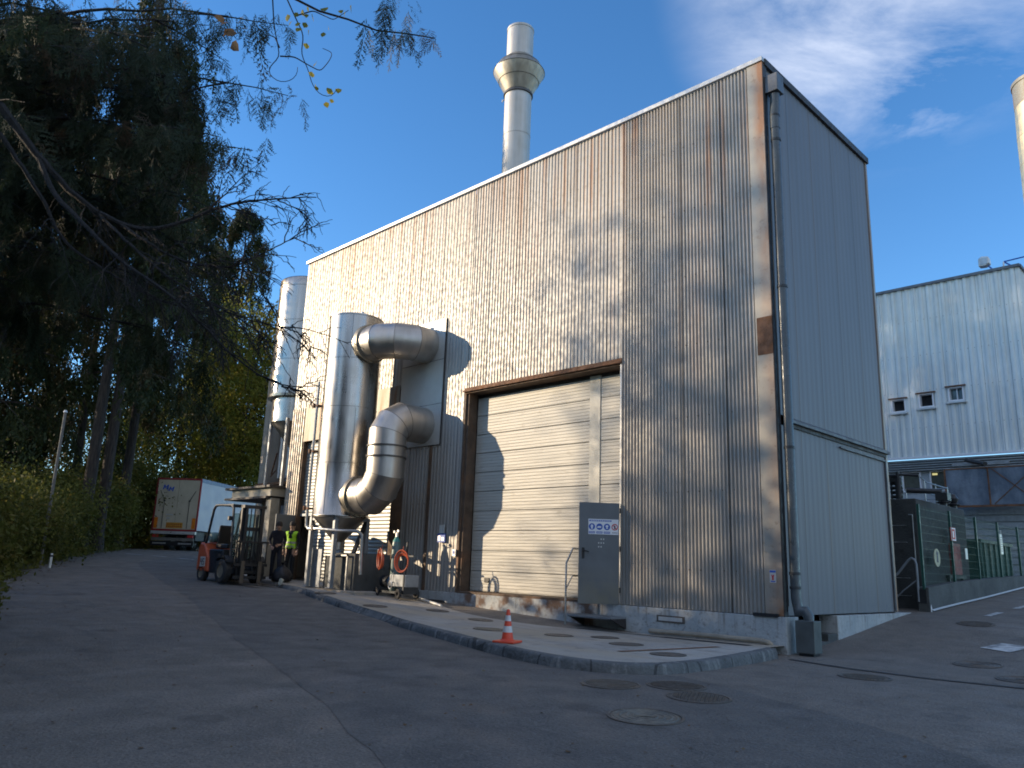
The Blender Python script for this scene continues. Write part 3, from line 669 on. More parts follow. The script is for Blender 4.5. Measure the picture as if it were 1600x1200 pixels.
# ================================================================ FILTER TANK AND DUCTS
def arcpath(c, e1, e2, R_, k=3):
    """mitre points of a segmented bend: starts along e1, ends along e2, centre c"""
    c, e1, e2 = Vector(c), Vector(e1), Vector(e2); st = math.pi/2/k; out = []
    for i in range(k):
        t = st*(i+.5); out.append(c + (e1*math.sin(t) - e2*math.cos(t))*R_/math.cos(st/2))
    return out
TX, TY = -13.25, -1.30
tank = thing('filter_tank', 'tall stainless steel cylinder on legs beside the wall, joined to it by two fat ducts', 'filter tank', (TX, TY, -.05))
tz = .05
def seamring(r, z, w=.02): return [(r, z-w), (r+.012, z-w*.6), (r+.012, z+w*.6), (r, z+w)]
pr = [(.83, 1.95)] + seamring(.83, 2.0, .03) + seamring(.83, 3.55, .012) + seamring(.83, 5.25, .012) + seamring(.83, 6.75, .015) + [(.83, 8.10), (.845, 8.11), (.845, 8.15), (.80, 8.17), (.0, 8.25)]
MB().lathe([(r, z+tz) for r, z in pr], 56).build('shell', M['stainless'], tank, True, split=50)
MB().lathe([(.80,1.99+tz),(.76,1.93+tz),(.16,1.28+tz),(.13,1.26+tz),(.13,1.05+tz),(.0,1.05+tz)], 40).build('hopper_cone', M['duct'], tank, True)
b = MB()
for a_, z0_, z1_ in ((-70, 2.05, 3.5), (-20, 3.6, 5.2), (-95, 5.3, 6.7), (-40, 6.8, 8.1), (-125, 3.6, 5.2)):
    b.tube([(.832*math.cos(R(a_)), .832*math.sin(R(a_)), z0_+.05), (.832*math.cos(R(a_)), .832*math.sin(R(a_)), z1_+.05)], .006, 5)
b.build('weld_seam', M['seam'], tank)
for (lx, ly) in ((-.72,-.5),(.55,-.5),(.62,.55),(-.62,.55)):
    b = MB(); b.beam((lx, ly, 0), (lx, ly, 1.98+tz), .12, .12); b.box(lx-.12, lx+.12, ly-.12, ly+.12, -.0, .02); b.build('leg', M['greysteel'], tank, bevel=.01)
b = MB(); b.beam((.62,.5,1.9), (.95,-.1,.95), .10, .10); b.build('brace', M['darkmetal'], tank)
b = MB()
for a, c in (((-.72,-.5),(.55,-.5)), ((.55,-.5),(.62,.55)), ((-.72,-.5),(-.62,.55)), ((.62,.55),(-.62,.55))): b.beam((a[0],a[1],1.93+tz), (c[0],c[1],1.93+tz), .08, .10)
b.build('leg_frame', M['greysteel'], tank)
def flange(name, c, d, r, parent, m, w=.07, t=.03):
    d = Vector(d).normalized(); c = Vector(c); return MB().tube([c-d*t, c+d*t], r+w, 36).build(name, m, parent, True)
def duct(name, wp, r, fl, parent, label):
    L = [Vector(p)-Vector(parent.location) for p in wp]
    o = MB().tube(L, r, 40).build(name, M['duct'], parent, True, split=12); o['label'] = label
    for c, d in fl[-1:]:
        fb = MB(); c_ = Vector(c)-Vector(parent.location)
        for k in range(20):
            a = 2*math.pi*k/20; fb.obox(c_+Vector((0, math.cos(a)*(r+.035), math.sin(a)*(r+.035))), (.055,0,0), (0,.012,0), (0,0,.012))
        fb.build('bolt_ring', M['seam'], o)
    for c, d in fl: flange('flange', Vector(c)-Vector(parent.location), d, r, o, M['collar'], .06, .035)
    b = []
    for i in range(1, len(L)-1):
        d = ((L[i+1]-L[i]).normalized()+(L[i]-L[i-1]).normalized()).normalized()
        # a thin raised lap seam in each mitre plane
        a1 = (L[i]-L[i-1]).normalized(); u = a1.cross(Vector((0,0,1)) if abs(a1.z) < .9 else Vector((1,0,0))).normalized(); v = a1.cross(u)
        mb = MB(); pts = []
        for k in range(40):
            t = 2*math.pi*k/40; p = u*math.cos(t)+v*math.sin(t); s_ = -(p.dot(d))/(a1.dot(d)); pts.append(L[i]+(p+a1*s_)*(r+.002))
        mb.tube(pts, .006, 5, closed=True).build('lap_seam', M['seam'], o)
    return o
UZ, LZ, DX = 7.22, 2.58, -11.16
up = [(TX+.5, TY, UZ)] + arcpath((DX-1.0, TY+1.0, UZ), (1,0,0), (0,1,0), 1.0) + [(DX, -.03, UZ)]
duct('upper_duct', up, .54, [((TX+.93, TY, UZ), (1,0,0)), ((TX+.84, TY, UZ), (1,0,0))], tank, 'fat horizontal duct bending from the tank top into the wall')
c1 = (DX-.80, TY, LZ+.80); c2 = (DX, TY+.60, 4.75-.60)
lo = [(TX+.5, TY, LZ)] + arcpath(c1, (1,0,0), (0,0,1), .80) + arcpath(c2, (0,0,1), (0,1,0), .60) + [(DX, -.03, 4.75)]
duct('lower_duct', lo, .54, [((TX+.88, TY, LZ), (1,0,0)), ((TX+.96, TY, LZ), (1,0,0))], tank, 'fat duct rising from the tank foot and bending into the wall')
for z in (3.62, 3.93): MB().tube([(DX-TX, 0, z+.05), (DX-TX, 0, z+.09)], .58, 36).build('ring_flange', M['seam'], tank, True)
b = MB(); q = .86
sx, sy = math.cos(R(-118))*(.83+.14), math.sin(R(-118))*(.83+.14)
b.tube([(sx, sy, 6.1), (sx, sy, 1.95), (sx+.02, sy, 1.74), (sx+.12, sy+.02, 1.66), (sx+.5, sy+.05, 1.66)], .045, 10); b.build('riser_pipe', M['galvpipe'], tank, True)
b = MB(); b.tube([(sx+.5, sy+.05, 1.66), (1.1, -.75, 1.60), (1.55, -.4, 1.60), (1.62, -.3, 1.5), (1.62, -.25, .42)], .045, 10); b.build('feed_pipe', M['galvpipe'], tank, True)
for z in (5.35, 3.95, 2.25):
    b = MB(); b.box(sx-.10, sx+.10, sy-.05, sy+.12, z-.03, z+.03); b.box(sx-.12, sx-.06, sy-.09, sy+.02, z-.06, z+.07); b.build('pipe_clamp', M['rust'], tank, bevel=.006)
b = MB(); b.box(sx+.28, sx+.40, sy-.02, sy+.12, 1.60, 1.76); b.lathe([(.001,0),(.07,0),(.07,.02),(.001,.02)], 12, (sx+.34, sy+.05, 1.80)); b.build('valve', M['iron'], tank, bevel=.008)
MB().lathe([(.0,8.2),(.06,8.2),(.06,8.36),(.0,8.37)], 14, (.45,-.1,0)).build('top_nozzle', M['cap'], tank, True)
# concrete basin and sheet screens under the tank
t = thing('catch_basin', 'grey concrete sided basin under the filter tank', 'basin', (TX, TY, -.08))
b = MB(); b.box(-.2, 1.35, -.28, .95, 0, 1.02); b.build('basin_wall', M['wallconc'], t, bevel=.02)
b = MB(); b.box(.0, 1.15, -.1, .8, 1.022, 1.03); b.build('basin_water', M['void'], t)
b = MB(); b.box(-1.02, -.24, -.38, -.34, .02, 1.12); b.box(-.74, -.68, -.40, -.3, 0, 1.14); b.build('screen_panel', M['greysteel'], t, bevel=.006)
b = MB(); b.box(1.1, 1.14, -.40, -.36, 0, .98); b.box(-.1, 1.14, -.40, -.36, .94, .98); b.build('front_frame', M['galvpipe'], t)
MB().box(-1.1, 1.9, -.55, 1.0, -.12, .0).build('base_slab', M['slab'], t, bevel=.02)

# ---- pump cart with gas cylinders and hoses
cx, cy = -10.75, -.95; cz = S(cx, cy)
t = thing('pump_cart', 'small wheeled cart with pump and grey box, standing by the wall near the filter tank', 'pump cart', (cx, cy, cz), R(-8))
b = MB(); b.box(-.05, .82, -.20, .22, .30, .62); b.build('control_box', M['greysteel'], t, bevel=.02)
b = MB(); b.box(-.85, .80, -.22, -.18, .12, .18); b.box(-.85, .80, .20, .24, .12, .18); b.box(.72, .78, -.22, .24, .12, .62); b.box(-.85, -.80, -.22, .24, .12, .18); b.box(.10, .14, .18, .22, .15, 1.5); b.box(-.2, .5, .19, .22, 1.1, 1.14); b.build('chassis', M['darkmetal'], t)
for wx_, wy_ in ((-.6,-.28),(.62,-.28),(-.6,.28),(.62,.28)):
    b = MB(); b.lathe([(.05,-.03),(.125,-.03),(.13,-.015),(.13,.015),(.125,.03),(.05,.03)], 18, (wx_, wy_, .13), 'y'); b.build('wheel', M['rubber'], t, True)
b = MB(); b.lathe([(.0,-.72),(.14,-.72),(.17,-.68),(.17,-.22),(.13,-.18),(.06,-.17),(.06,-.05),(.0,-.05)], 20, (0, 0, .42), 'x'); b.build('motor', plain('blue_motor', (.04,.09,.15), .45), t, True)
b = MB()
for k in range(9): b.lathe([(.165,-.66+k*.05),(.185,-.66+k*.05),(.185,-.645+k*.05),(.165,-.645+k*.05)], 18, (0, 0, .42), 'x')
b.build('cooling_fins', M['darkmetal'], t, True)
b = MB(); b.tube([(.12+.10*math.cos(a), -.26, .34+.10*math.sin(a)) for a in np.linspace(0, 2*math.pi, 15)[:-1]], .014, 6, closed=True); b.tube([(.12,-.24,.34),(.12,-.24,.58),(.2,-.22,.66)], .012, 6); b.build('hand_wheel', M['cap'], t)
def hose(name, x, y, z, r, label, ang):
    b = MB(); pts = []
    for k in range(5):
        rr = r-.022*k+.01*math.sin(k*2.1); cy_ = .018*(k-2)
        pts = [(rr*math.cos(a)*(.86+.02*k), cy_, rr*1.05*math.sin(a)-.012*k) for a in np.linspace(0, 2*math.pi, 33)[:-1]]
        b.tube(pts, .013, 6, closed=True)
    b.tube([(0,0,r*.9),(.0,.03,r+.12)], .01, 6)
    o = b.build(name, M['hose'], None, True); o.location = (x, y, z); o.rotation_euler = (0, 0, ang)
    return tag(o, label, 'hose', 'coiled hoses')
M['hose'] = plain('orange_hose', (.62, .12, .045), .45)
hose('coiled_hose', cx-.42, cy-.28, cz+1.02, .27, 'coiled orange hose hanging in front of the gas cylinder', R(-20))
hose('coiled_hose', cx+.45, cy-.20, cz+.98, .28, 'coiled red orange hose hanging above the grey box of the cart', R(12))
t = thing('gas_cylinder', 'teal topped gas cylinder with gauges on the wall side of the pump cart', 'gas cylinder', (cx-.25, cy+.1, cz+.62-.5))
MB().lathe([(.0,0),(.115,.0),(.12,.03),(.12,1.32),(.10,1.42),(.05,1.5),(.03,1.52)], 20).build('body', plain('grey_green_cylinder', (.13,.20,.19), .4), t, True)
MB().lathe([(.121,1.30),(.101,1.42),(.051,1.50),(.05,1.52)], 20).build('shoulder', plain('teal_paint', (.06,.34,.30), .4), t, True)
b = MB(); b.box(-.03, .03, -.03, .03, 1.5, 1.64); b.tube([(0,0,1.6),(.12,-.05,1.62)], .015, 6); b.lathe([(0,-.02),(.04,-.02),(.04,.02),(0,.02)], 14, (.13,-.06,1.68), 'y'); b.lathe([(0,-.02),(.035,-.02),(.035,.02),(0,.02)], 14, (-.08,-.03,1.66), 'y'); b.build('regulator', M['cap'], t)
t = tag(MB().box(-.16,.16,-.03,.0,-.12,.12).build('wall_notice', M['blue']), 'small blue notice on the ribbed wall above the pump cart', 'notice'); t.location = (-9.98,-.06,1.45)
b = MB().box(-.13,-.03,-.036,-.031,-.08,.06).box(.01,.13,-.036,-.031,-.08,.02); b.box(-.1, .1, -.03, .0, .13, .36).build('notice_text', M['cap'], t)
t = tag(MB().box(-.07,.07,-.03,.0,-.09,.09).build('wall_notice', M['cap']), 'tiny white notice on the ribbed wall right of the blue notice', 'notice'); t.location = (-9.42,-.06,1.05)
MB().box(-.04,.04,-.036,-.031,-.03,.05).build('notice_text', M['blue'], t)
t = tag(MB().tube([(-.55,0,.02),(-.2,-.12,.03),(.2,.02,.03),(.6,-.08,.02),(.3,.12,.03),(-.3,.1,.03),(-.5,-.1,.04)], .025, 6).build('lying_hose', M['black'], None, True), 'black hose lying on the ground along the wall behind the cart', 'hose'); t.location = (-9.9,-.35,S(-9.9,-.35))

# ---- traffic cone
cxx, cyy = -2.42, -4.93
t = thing('traffic_cone', 'orange traffic cone with two white bands on the edge of the apron', 'traffic cone', (cxx, cyy, S(cxx, cyy)+.004), R(20))
M['cone'] = plain('cone_orange', (.72, .075, .03), .5, 0, .12); M['band'] = plain('reflective_white', (.66, .64, .62), .4, 0, .2, 12)
def cr(z): return .105-.080*(z/.52)
MB().box(-.19,.19,-.19,.19,0,.035).build('base', M['cone'], t, bevel=.012)
b = MB(); b.lathe([(cr(.03)+.03,.033),(cr(.05),.06),(cr(.17),.17)], 28); b.lathe([(cr(.26),.26),(cr(.35),.35)], 28); b.lathe([(cr(.43),.43),(cr(.50),.51),(.02,.53),(.0,.53)], 28); b.build('body', M['cone'], t, True)
for a, c in ((.165,.265),(.345,.435)): MB().lathe([(cr(a)+.003,a),(cr(c)+.003,c)], 28).build('white_band', M['band'], t, True)

# ================================================================ REAR TANK, ANNEX, CHIMNEY
t = thing('storage_silo', 'tall steel silo with a cone bottom behind the left end of the hall', 'silo', (-20.7, 1.2, 0))
pr = [(1.02,5.9),(1.02,6.85),(1.02,6.86),(1.24,6.86),(1.25,6.95),(1.2,6.97)]+[(1.2,8.3)]+seamring(1.2,8.35,.02)+[(1.2,9.9)]+seamring(1.2,9.95,.02)+[(1.2,11.35)]+seamring(1.2,11.4,.02)+[(1.2,11.7),(1.16,11.76),(0,11.9)]
MB().lathe(pr, 48).build('shell', M['stainless'], t, True, split=50)
MB().lathe([(1.0,5.92),(.98,5.88),(.2,4.95),(.2,4.6),(0,4.6)], 40).build('cone', M['duct'], t, True)
for a in (40, 130, 220, 310):
    x, y = 1.05*math.cos(R(a)), 1.05*math.sin(R(a)); MB().beam((x,y,0),(x,y,6.0),.1,.1).build('leg', M['greysteel'], t)
an = thing('annex', 'narrow ribbed annex left of the hall behind the silo, flat canopy in front', 'annex', (0, 0, 0))
b = MB(); ribs(b, -26.1, -25.3, -.3, 9.0, 'x', 2.6, .13, .03); b.box(-26.1,-25.3,2.61,3.6,-.3,8.98); b.build('corner_pier', M['clad_old'], an)
b = MB()
for k in range(8): b.box(-25.2+k*.36, -25.02+k*.36, 3.0, 3.12, 4.2, 6.6)
b.build('slat_screen', plain('white_slats', (.72,.69,.64), .5), an)
MB().box(-25.3,-18.95,3.3,3.5,-.3,6.9).build('back_wall', plain('annex_wall', (.26,.25,.26), .7), an)
b = MB(); b.tube([(-25.2,2.7,4.25),(-22.8,1.6,4.25)], .03, 8); b.tube([(-24.6,2.4,4.3),(-23.0,1.7,5.0)], .035, 8); b.box(-25.2,-22.6,2.0,3.0,3.75,3.85)
b.build('gallery_rail', M['rust'], an)
cn = thing('canopy', 'flat beige entrance canopy left of the hall behind the forklift', 'canopy', (0, 0, 0))
yc = -.45
b = MB(); b.box(-22.2, -19.15, yc, 2.4, 2.92, 3.22); b.build('roof_slab', plain('beige_fascia', (.44,.40,.31), .7, 0, .2, 1.5), cn)
b = MB(); b.box(-22.5, -19.05, yc-.15, 2.5, 3.22, 3.30); b.box(-22.6, -19.3, yc-.1, 2.4, 2.84, 2.915); b.build('roof_edge', M['blacktrim'], cn)
b = MB(); b.box(-19.55, -19.2, yc+.05, yc+.4, -.2, 2.85); b.build('column', plain('beige_column', (.36,.33,.26), .7), cn)
b = MB(); b.box(-22.2, -19.2, 1.9, 2.0, -.2, 2.9); b.build('glazed_wall', plain('dim_glass', (.03,.035,.035), .15), cn)
M['cream'] = plain('cream_frame', (.62,.58,.42), .55)
b = MB(); b.beam((-21.9,1.84,1.0),(-20.6,1.84,2.6),.04,.16); b.beam((-20.6,1.80,1.0),(-21.9,1.80,2.6),.04,.16); b.box(-22.2,-21.95,1.8,1.88,0,2.84); b.box(-20.5,-20.3,1.8,1.88,0,2.84); b.box(-19.9,-19.25,1.8,1.88,1.6,2.84); b.build('cross_brace', M['cream'], cn)
ch = thing('chimney', 'pale round chimney with a flared collar behind the hall roof', 'chimney', (-15.3, 7.5, 0))
MB().lathe([(.60,-1),(.60,9)]+seamring(.60,12.0)+[(.60,14.4)]+seamring(.60,14.45)+[(.60,16.8)]+seamring(.60,16.85,.015)+[(.60,19.2)]+seamring(.60,19.25,.015)+[(.60,21.3)], 48).build('shaft', M['chimney'], ch, True, split=50)
MB().lathe([(.60,21.24),(.66,21.26),(.66,21.36),(.60,21.38)], 40).build('clamp_ring', M['seam'], ch, True)
o = MB().lathe([(.62,21.4),(.90,21.95),(1.15,22.42),(1.16,22.46),(.95,22.80),(.66,23.12),(.63,23.14)], 48).build('flared_collar', M['collar'], ch, True, split=25)
b = MB(); [b.tube([(r_*math.cos(a), r_*math.sin(a), z) for a in np.linspace(0, 2*math.pi, 49)[:-1]], .012, 5, closed=True) for r_, z in ((.905,21.95),(.955,22.80),(1.16,22.44))]; b.build('collar_seam', M['seam'], ch, True)
MB().lathe([(.60,23.1),(.60,24.55),(.62,24.56),(.62,24.66),(.57,24.66),(.57,23.2)], 48).build('outlet', M['chimney'], ch, True)
MB().tube([(-.62,-.2,21.3),(-.74,-.25,21.28),(-.76,-.25,21.2)], .03, 6).build('drain_spout', M['cap'], ch)
ch = thing('chimney', 'yellowish banded chimney far behind, cut off by the right edge of the photo', 'chimney', (-.15, 34.3, 0), 0)
MB().lathe([(1.55,-1),(1.55,4)]+sum([seamring(1.55-.012*k, 5.0+1.7*k, .02) for k in range(13)], [])+[(1.36,27.3)], 48).build('shaft', steel('yellowed_stack', (.72,.60,.38), .45, .15), ch, True, split=50)
MB().lathe([(1.37,27.3),(1.37,28.6),(1.42,28.6),(1.42,28.8),(1.3,28.8),(1.3,27)], 48).build('cap', M['rustsheet'], ch, True)

# ================================================================ BUILDING AND YARD ON THE RIGHT
M['bclad'] = clad('pale_blue_cladding', (.68, .72, .70), .10, metal=.1, rough=.5, sheet=.5, topz=13)
b2 = thing('workshop_building', 'long pale blue ribbed building behind the yard on the right with three small windows', 'building', (0, 0, 0))
YB = 22.0
b = MB(); wins = [(-5.28,8.06,8.66,'o'), (-4.12,8.16,8.78,'o'), (-2.92,8.30,8.92,'g')]
xs = [-16]; 
def seg(x0, x1, z0, z1): ribs(b, x0, x1, z0, z1, 'x', YB, .30, .05)
prev = -16
for (wx0, z0, z1, k) in wins:
    seg(prev, wx0, 6.03, 13.7); seg(wx0, wx0+.6, 6.03, z0); seg(wx0, wx0+.6, z1, 13.7); prev = wx0+.6
seg(prev, .12, 6.03, 13.7); ribs(b, YB, 40, 6.03, 13.7, 'y', .12, .30, .05, sgn=1)
b.build('upper_cladding', M['bclad'], b2)
b = MB(); b.box(-16.1,.22,YB-.12,YB+.1,13.7,13.82); b.box(.1,.25,YB,40,13.7,13.82); b.build('roof_edge', M['hopper'], b2); MB().box(-16,.1,YB+.1,40,13.5,13.65).build('roof', M['hopper'], b2)
for i, (wx0, z0, z1, k) in enumerate(wins):
    b = MB(); b.box(wx0, wx0+.6, YB+.2, YB+.22, z0, z1); o = b.build('window', plain('dark_pane_%d' % i, (.012,.012,.014) if k == 'o' else (.09,.13,.14), .1 if k == 'g' else .8), b2)
    b = MB(); w_ = .05
    b.box(wx0, wx0+w_, YB-.07, YB+.2, z0, z1); b.box(wx0+.6-w_, wx0+.6, YB-.07, YB+.2, z0, z1); b.box(wx0+w_, wx0+.6-w_, YB-.07, YB+.2, z0, z0+w_); b.box(wx0+w_, wx0+.6-w_, YB-.07, YB+.2, z1-w_, z1)
    if k == 'g': b.box(wx0+.28, wx0+.32, YB+.1, YB+.2, z0+w_, z1-w_)
    b.build('frame', M['white'], o)
    MB().box(wx0-.1, wx0+.7, YB-.14, YB-.05, z1+.0, z1+.05).build('drip_cap', M['rust'], o); MB().box(wx0-.08, wx0+.68, YB-.16, YB-.05, z0-.1, z0-.02).build('sill', M['cap'], o)
MB().box(-16,.2,YB-.14,YB-.05,5.93,6.03).build('bottom_flashing', M['white'], b2)
b = MB(); b.box(-16,.1,YB+.25,YB+.4,-1,5.93); b.box(0,.15,YB+.4,40,-1,6); b.build('lower_wall', plain('pale_wall', (.42,.47,.50), .7, 0, .15, 1), b2)
b = MB()
for k in range(5): b.box(-16,.1,YB-.02,YB+.2,5.42+k*.1,5.47+k*.1)
b.box(-3.0,-.9,YB-.1,YB+.0,5.5,5.62); b.build('pipe_run', M['galvpipe'], b2)
for k, x in enumerate((-4.75, -3.62)):
    b = MB().box(x-.33,x+.33,YB+.22,YB+.248,4.60,5.36); o = b.build('window', plain('lit_pane', (.10,.11,.09), .15), b2)
    b = MB(); b.box(x-.39,x-.33,YB+.16,YB+.247,4.52,5.40); b.box(x+.33,x+.39,YB+.16,YB+.247,4.52,5.40); b.box(x-.33,x+.33,YB+.16,YB+.247,4.52,4.60); b.box(x-.33,x+.33,YB+.16,YB+.247,5.36,5.40); b.build('frame', M['white'], o)
    if k: 
        a = Mat('reflection_glow', (.9,.8,.3)); a.b.inputs['Emission Color'].default_value = (1,.85,.35,1); a.b.inputs['Emission Strength'].default_value = .25
        MB().box(x-.28,x-.08,YB+.19,YB+.215,5.22,5.30).build('lamp_reflection', a.done(), o)  # glowing patch painted on as a lamp's reflection in the glass
def tarp():
    a = Mat('dusty_transparent_sheet', (.10,.13,.17), .35); a.mix(a.noise(1.6, 7, (1,1,.35), .45, .75), (.26,.31,.36)); a.bump(a.noise(1.5,3),.4,.05); return a.done()
b = MB(); b.box(-3.12,.3,YB-.75,YB-.70,3.82,5.28); o = b.build('wind_screen', tarp(), b2)
b = MB(); b.box(-3.15,.3,YB-.76,YB-.68,3.74,3.82); b.box(-3.17,-3.10,YB-.77,YB-.68,3.74,5.3); b.box(-3.15,.3,YB-.77,YB+.2,5.28,5.33)
b.beam((-3.1,YB-.66,3.85),(-1.6,YB-.66,5.25),.04,.04); b.beam((-1.6,YB-.66,3.85),(-3.1,YB-.66,5.25),.04,.04); b.beam((-1.55,YB-.76,3.8),(-1.55,YB-.76,5.28),.05,.05); b.beam((-1.4,YB-.76,3.85),(.1,YB-.76,5.25),.03,.03); b.beam((.1,YB-.76,3.85),(-1.4,YB-.76,5.25),.03,.03); b.build('screen_frame', M['rust'], b2)
b = MB()
for k in range(11): b.box(-3.0,.1,YB+.17,YB+.24,.7+k*.28,.93+k*.28)
b.build('gate_slats', plain('pale_slat_gate', (.40,.45,.48), .5), b2)
b = MB(); b.tube([(-2.4,YB-.3,5.72),(-1.5,YB-1.2,5.4)], .09, 8); b.build('floodlight_arm', M['black'], b2)
# floodlight and rail on its roof
t = thing('floodlight', 'grey floodlight on a short blue arm on the roof edge at the right', 'floodlight', (-.95, 22.3, 13.8))
MB().tube([(.2,0,0),(-.12,-.05,.42)], .03, 8).build('arm', M['blue'], t)
b = MB(); b.prism([(-.36,.28),(-.36,.62),(-.22,.72),(.04,.66),(.06,.36),(-.1,.26)], -.28, .05, 'y'); b.build('housing', M['cap'], t, bevel=.03)
MB().box(-.32,.0,-.30,-.282,.34,.62).build('lens', M['galvpipe'], t)
t = thing('roof_rail', 'blue and white safety rail on the roof behind the floodlight', 'roof rail', (-.45, 22.5, 13.82))
b = MB(); b.tube([(0,0,.42),(2.6,0,.52)], .03, 8); b.tube([(0,0,.42),(.45,0,0)], .03, 8); b.build('rail', M['blue'], t); MB().tube([(-.05,0,0),(0,0,.42)], .035, 8).build('post', M['white'], t)
# dark concrete tank
t = thing('concrete_tank', 'dark stained concrete block with rungs right of the hall behind the green fence', 'concrete tank', (0, 0, 0))
MB().box(-7,.12,7.4,11.5,-.6,2.85).build('tank_wall', M['darkconc'], t, bevel=.03)
for z in (2.15, 1.72, .82, .38): MB().tube([(-.50,7.39,z),(-.50,7.28,z),(-.16,7.28,z),(-.16,7.39,z)], .012, 6).build('rung', M['galvpipe'], t)
MB().tube([(.02,7.36,1.25),(.02,7.36,2.42),(-.08,7.36,2.43)], .015, 6).build('conduit', M['galvpipe'], t)
t = thing('stair_rail', 'bent grey handrail in front of the dark concrete block', 'handrail', (0, 6.95, 0))
MB().tube([(-.75,0,.55),(-.3,0,.92),(-.02,0,1.26),(.05,0,1.31),(.13,0,1.27),(.16,0,1.15),(.16,0,.25)], .03, 8).build('top_rail', M['greysteel'], t, True)
MB().tube([(-.7,0,.0),(-.2,0,.5),(.15,0,.78)], .016, 8).build('mid_rail', M['greysteel'], t, True)
b = MB(); b.box(.14,.34,-.02,.2,.22,.55); b.build('junction_box', M['black'], t)
MB().tube([(.36,.1,.24),(.38,.1,.1),(.40,.05,-.08)], .035, 8).build('drain_hose', M['white'], t)
# valves and vents on the tank
t = thing('valve_column', 'black valve column with stacked flanges on top of the dark concrete block', 'valve column', (-.45, 7.9, 2.85))
b = MB(); b.tube([(0,0,0),(0,0,.62)], .09, 12)
for z in (.1,.22,.34,.46): b.tube([(-.16,0,z),(.10,0,z)], .045, 8); b.lathe([(0,-.02),(.07,-.02),(.07,.02),(0,.02)], 10, (-.18,0,z), 'x')
b.build('body', M['black'], t, True); b = MB(); b.tube([(-.22,0,.52),(-.22,0,.66),(.0,0,.66)], .05, 8); b.tube([(0,0,.70),(.5,.1,.66)], .035, 8); b.tube([(0,0,.62),(0,0,.78)], .05, 8); b.box(-.24,.05,-.08,.08,.5,.6); b.build('arm', M['black'], t, True)
b = MB(); b.tube([(.15,.1,.28),(.9,.4,.24),(.95,.45,.0)], .07, 10); b.box(.8,1.1,.3,.6,0,.2); b.build('outlet_pipe', M['black'], t, True)
t = thing('tank_rail', 'thin grey railing on top of the dark concrete block', 'railing', (-.2, 9.2, 2.85))
b = MB()
for x, y in ((0,0),(-.02,1.0),(0,2.0),(-1.2,2.1)): b.tube([(x,y,0),(x,y,.66)], .018, 6)
b.tube([(0,-.3,.72),(0,.2,.62),(0,2.0,.62),(-1.2,2.1,.62)], .018, 6); b.tube([(0,0,.32),(0,2.0,.32),(-1.2,2.1,.32)], .014, 6); b.build('rail', M['galvpipe'], t)
def vent(y, label):
    t = thing('mushroom_vent', label, 'vent', (-.05, y, 2.35), 0, 'mushroom vents on the dark concrete block')
    MB().tube([(0,0,0),(0,0,.62)], .10, 12).build('stem', M['darkmetal'], t, True)
    MB().lathe([(.18,.60),(.19,.63),(.09,.66),(.13,.72),(.15,.80),(.09,.92),(0,.96)], 20).build('cap', M['black'], t, True)
vent(10.2, 'left one of the two black mushroom vents on the dark concrete block'); vent(11.1, 'right one of the two black mushroom vents, beside the dusty screen')
# low wall and green mesh fence
b = MB()
WY = [(6.95,.60),(9,.75),(11.8,.87),(14,.96),(16.3,1.04),(20,1.15),(26,1.4)]
for (y0, z0), (y1, z1) in zip(WY[:-1], WY[1:]):
    n = len(b.v); b.v += [(.14,y0,-.6),(.40,y0,-.6),(.40,y0,z0),(.14,y0,z0),(.14,y1,-.6),(.40,y1,-.6),(.40,y1,z1),(.14,y1,z1)]; b.f += [(n,n+1,n+2,n+3),(n+4,n+7,n+6,n+5),(n+1,n+5,n+6,n+2),(n+3,n+2,n+6,n+7),(n,n+3,n+7,n+4)]
tag(b.build('low_wall', M['wallconc']), 'low weathered concrete wall under the green mesh fence on the right', 'wall')
b = MB()
for k in range(30):
    y = 7.0+k*.6; x = .42; b.quad((x,y,G(x,y)+.06),(x+.05,y,G(x,y)+.03),(x+.05,y+.6,G(x,y+.6)+.03),(x,y+.6,G(x,y+.6)+.06))
b.build('wall_foot_strip', M['cap'])['kind'] = 'structure'
M['green'] = plain('green_coated_wire', (.015,.075,.055), .45, 0, .2)
fe = thing('mesh_fence', 'dark green wire mesh fence on the low wall at the right', 'fence', (0, 0, 0))
zl = lambda y: float(np.interp(y, [a for a, _ in WY], [c for _, c in WY])); zt = lambda y: 2.63 if y < 11.7 else (2.62 if y < 16.6 else 2.62+.02*(y-16.6))
for y in (6.95, 9.4, 11.75, 14.1, 16.5, 19, 22): MB().box(.27,.33,y-.03,y+.03,zl(y)-.05,zt(y)+.03).build('post', M['green'], fe)
b = MB(); y = 7.0
while y < 22: b.box(.298,.303,y,y+.006,zl(y)+.03,zt(y)); y += .10
z = .9
for z in np.arange(.75, 2.63, .2): 
    ys = 6.95
    b.box(.294,.306,6.95+max(0,(z-.7)*0),22,z,z+.005) if z > 1.2 else b.box(.294,.306,6.95,float(np.interp(z-.03,[c for _, c in WY],[a for a, _ in WY])),z,z+.005)
b.build('wire_mesh', M['green'], fe)
def board(name, y, z, w_, h, m, label, cat, shape='rect'):
    o = MB()
    if shape == 'rect': o.box(.31,.325,y-w_/2,y+w_/2,z-h/2,z+h/2)
    else: o.lathe([(0,.31),(w_/2,.31),(w_/2,.325),(0,.325)], 28, (0,y,z), 'x')
    return tag(o.build(name, m), label, cat)
o = board('fire_sign', 9.55, 2.04, .42, .36, M['red'], 'small red and white fire sign on the green mesh fence', 'sign')
b = MB(); b.box(.326,.33,9.36,9.40,1.87,2.21); b.box(.326,.33,9.70,9.74,1.87,2.21); b.box(.326,.33,9.40,9.70,1.87,1.90); b.box(.326,.33,9.40,9.70,2.18,2.21); b.box(.326,.33,9.5,9.6,1.95,2.12); b.build('sign_border', M['white'], o)
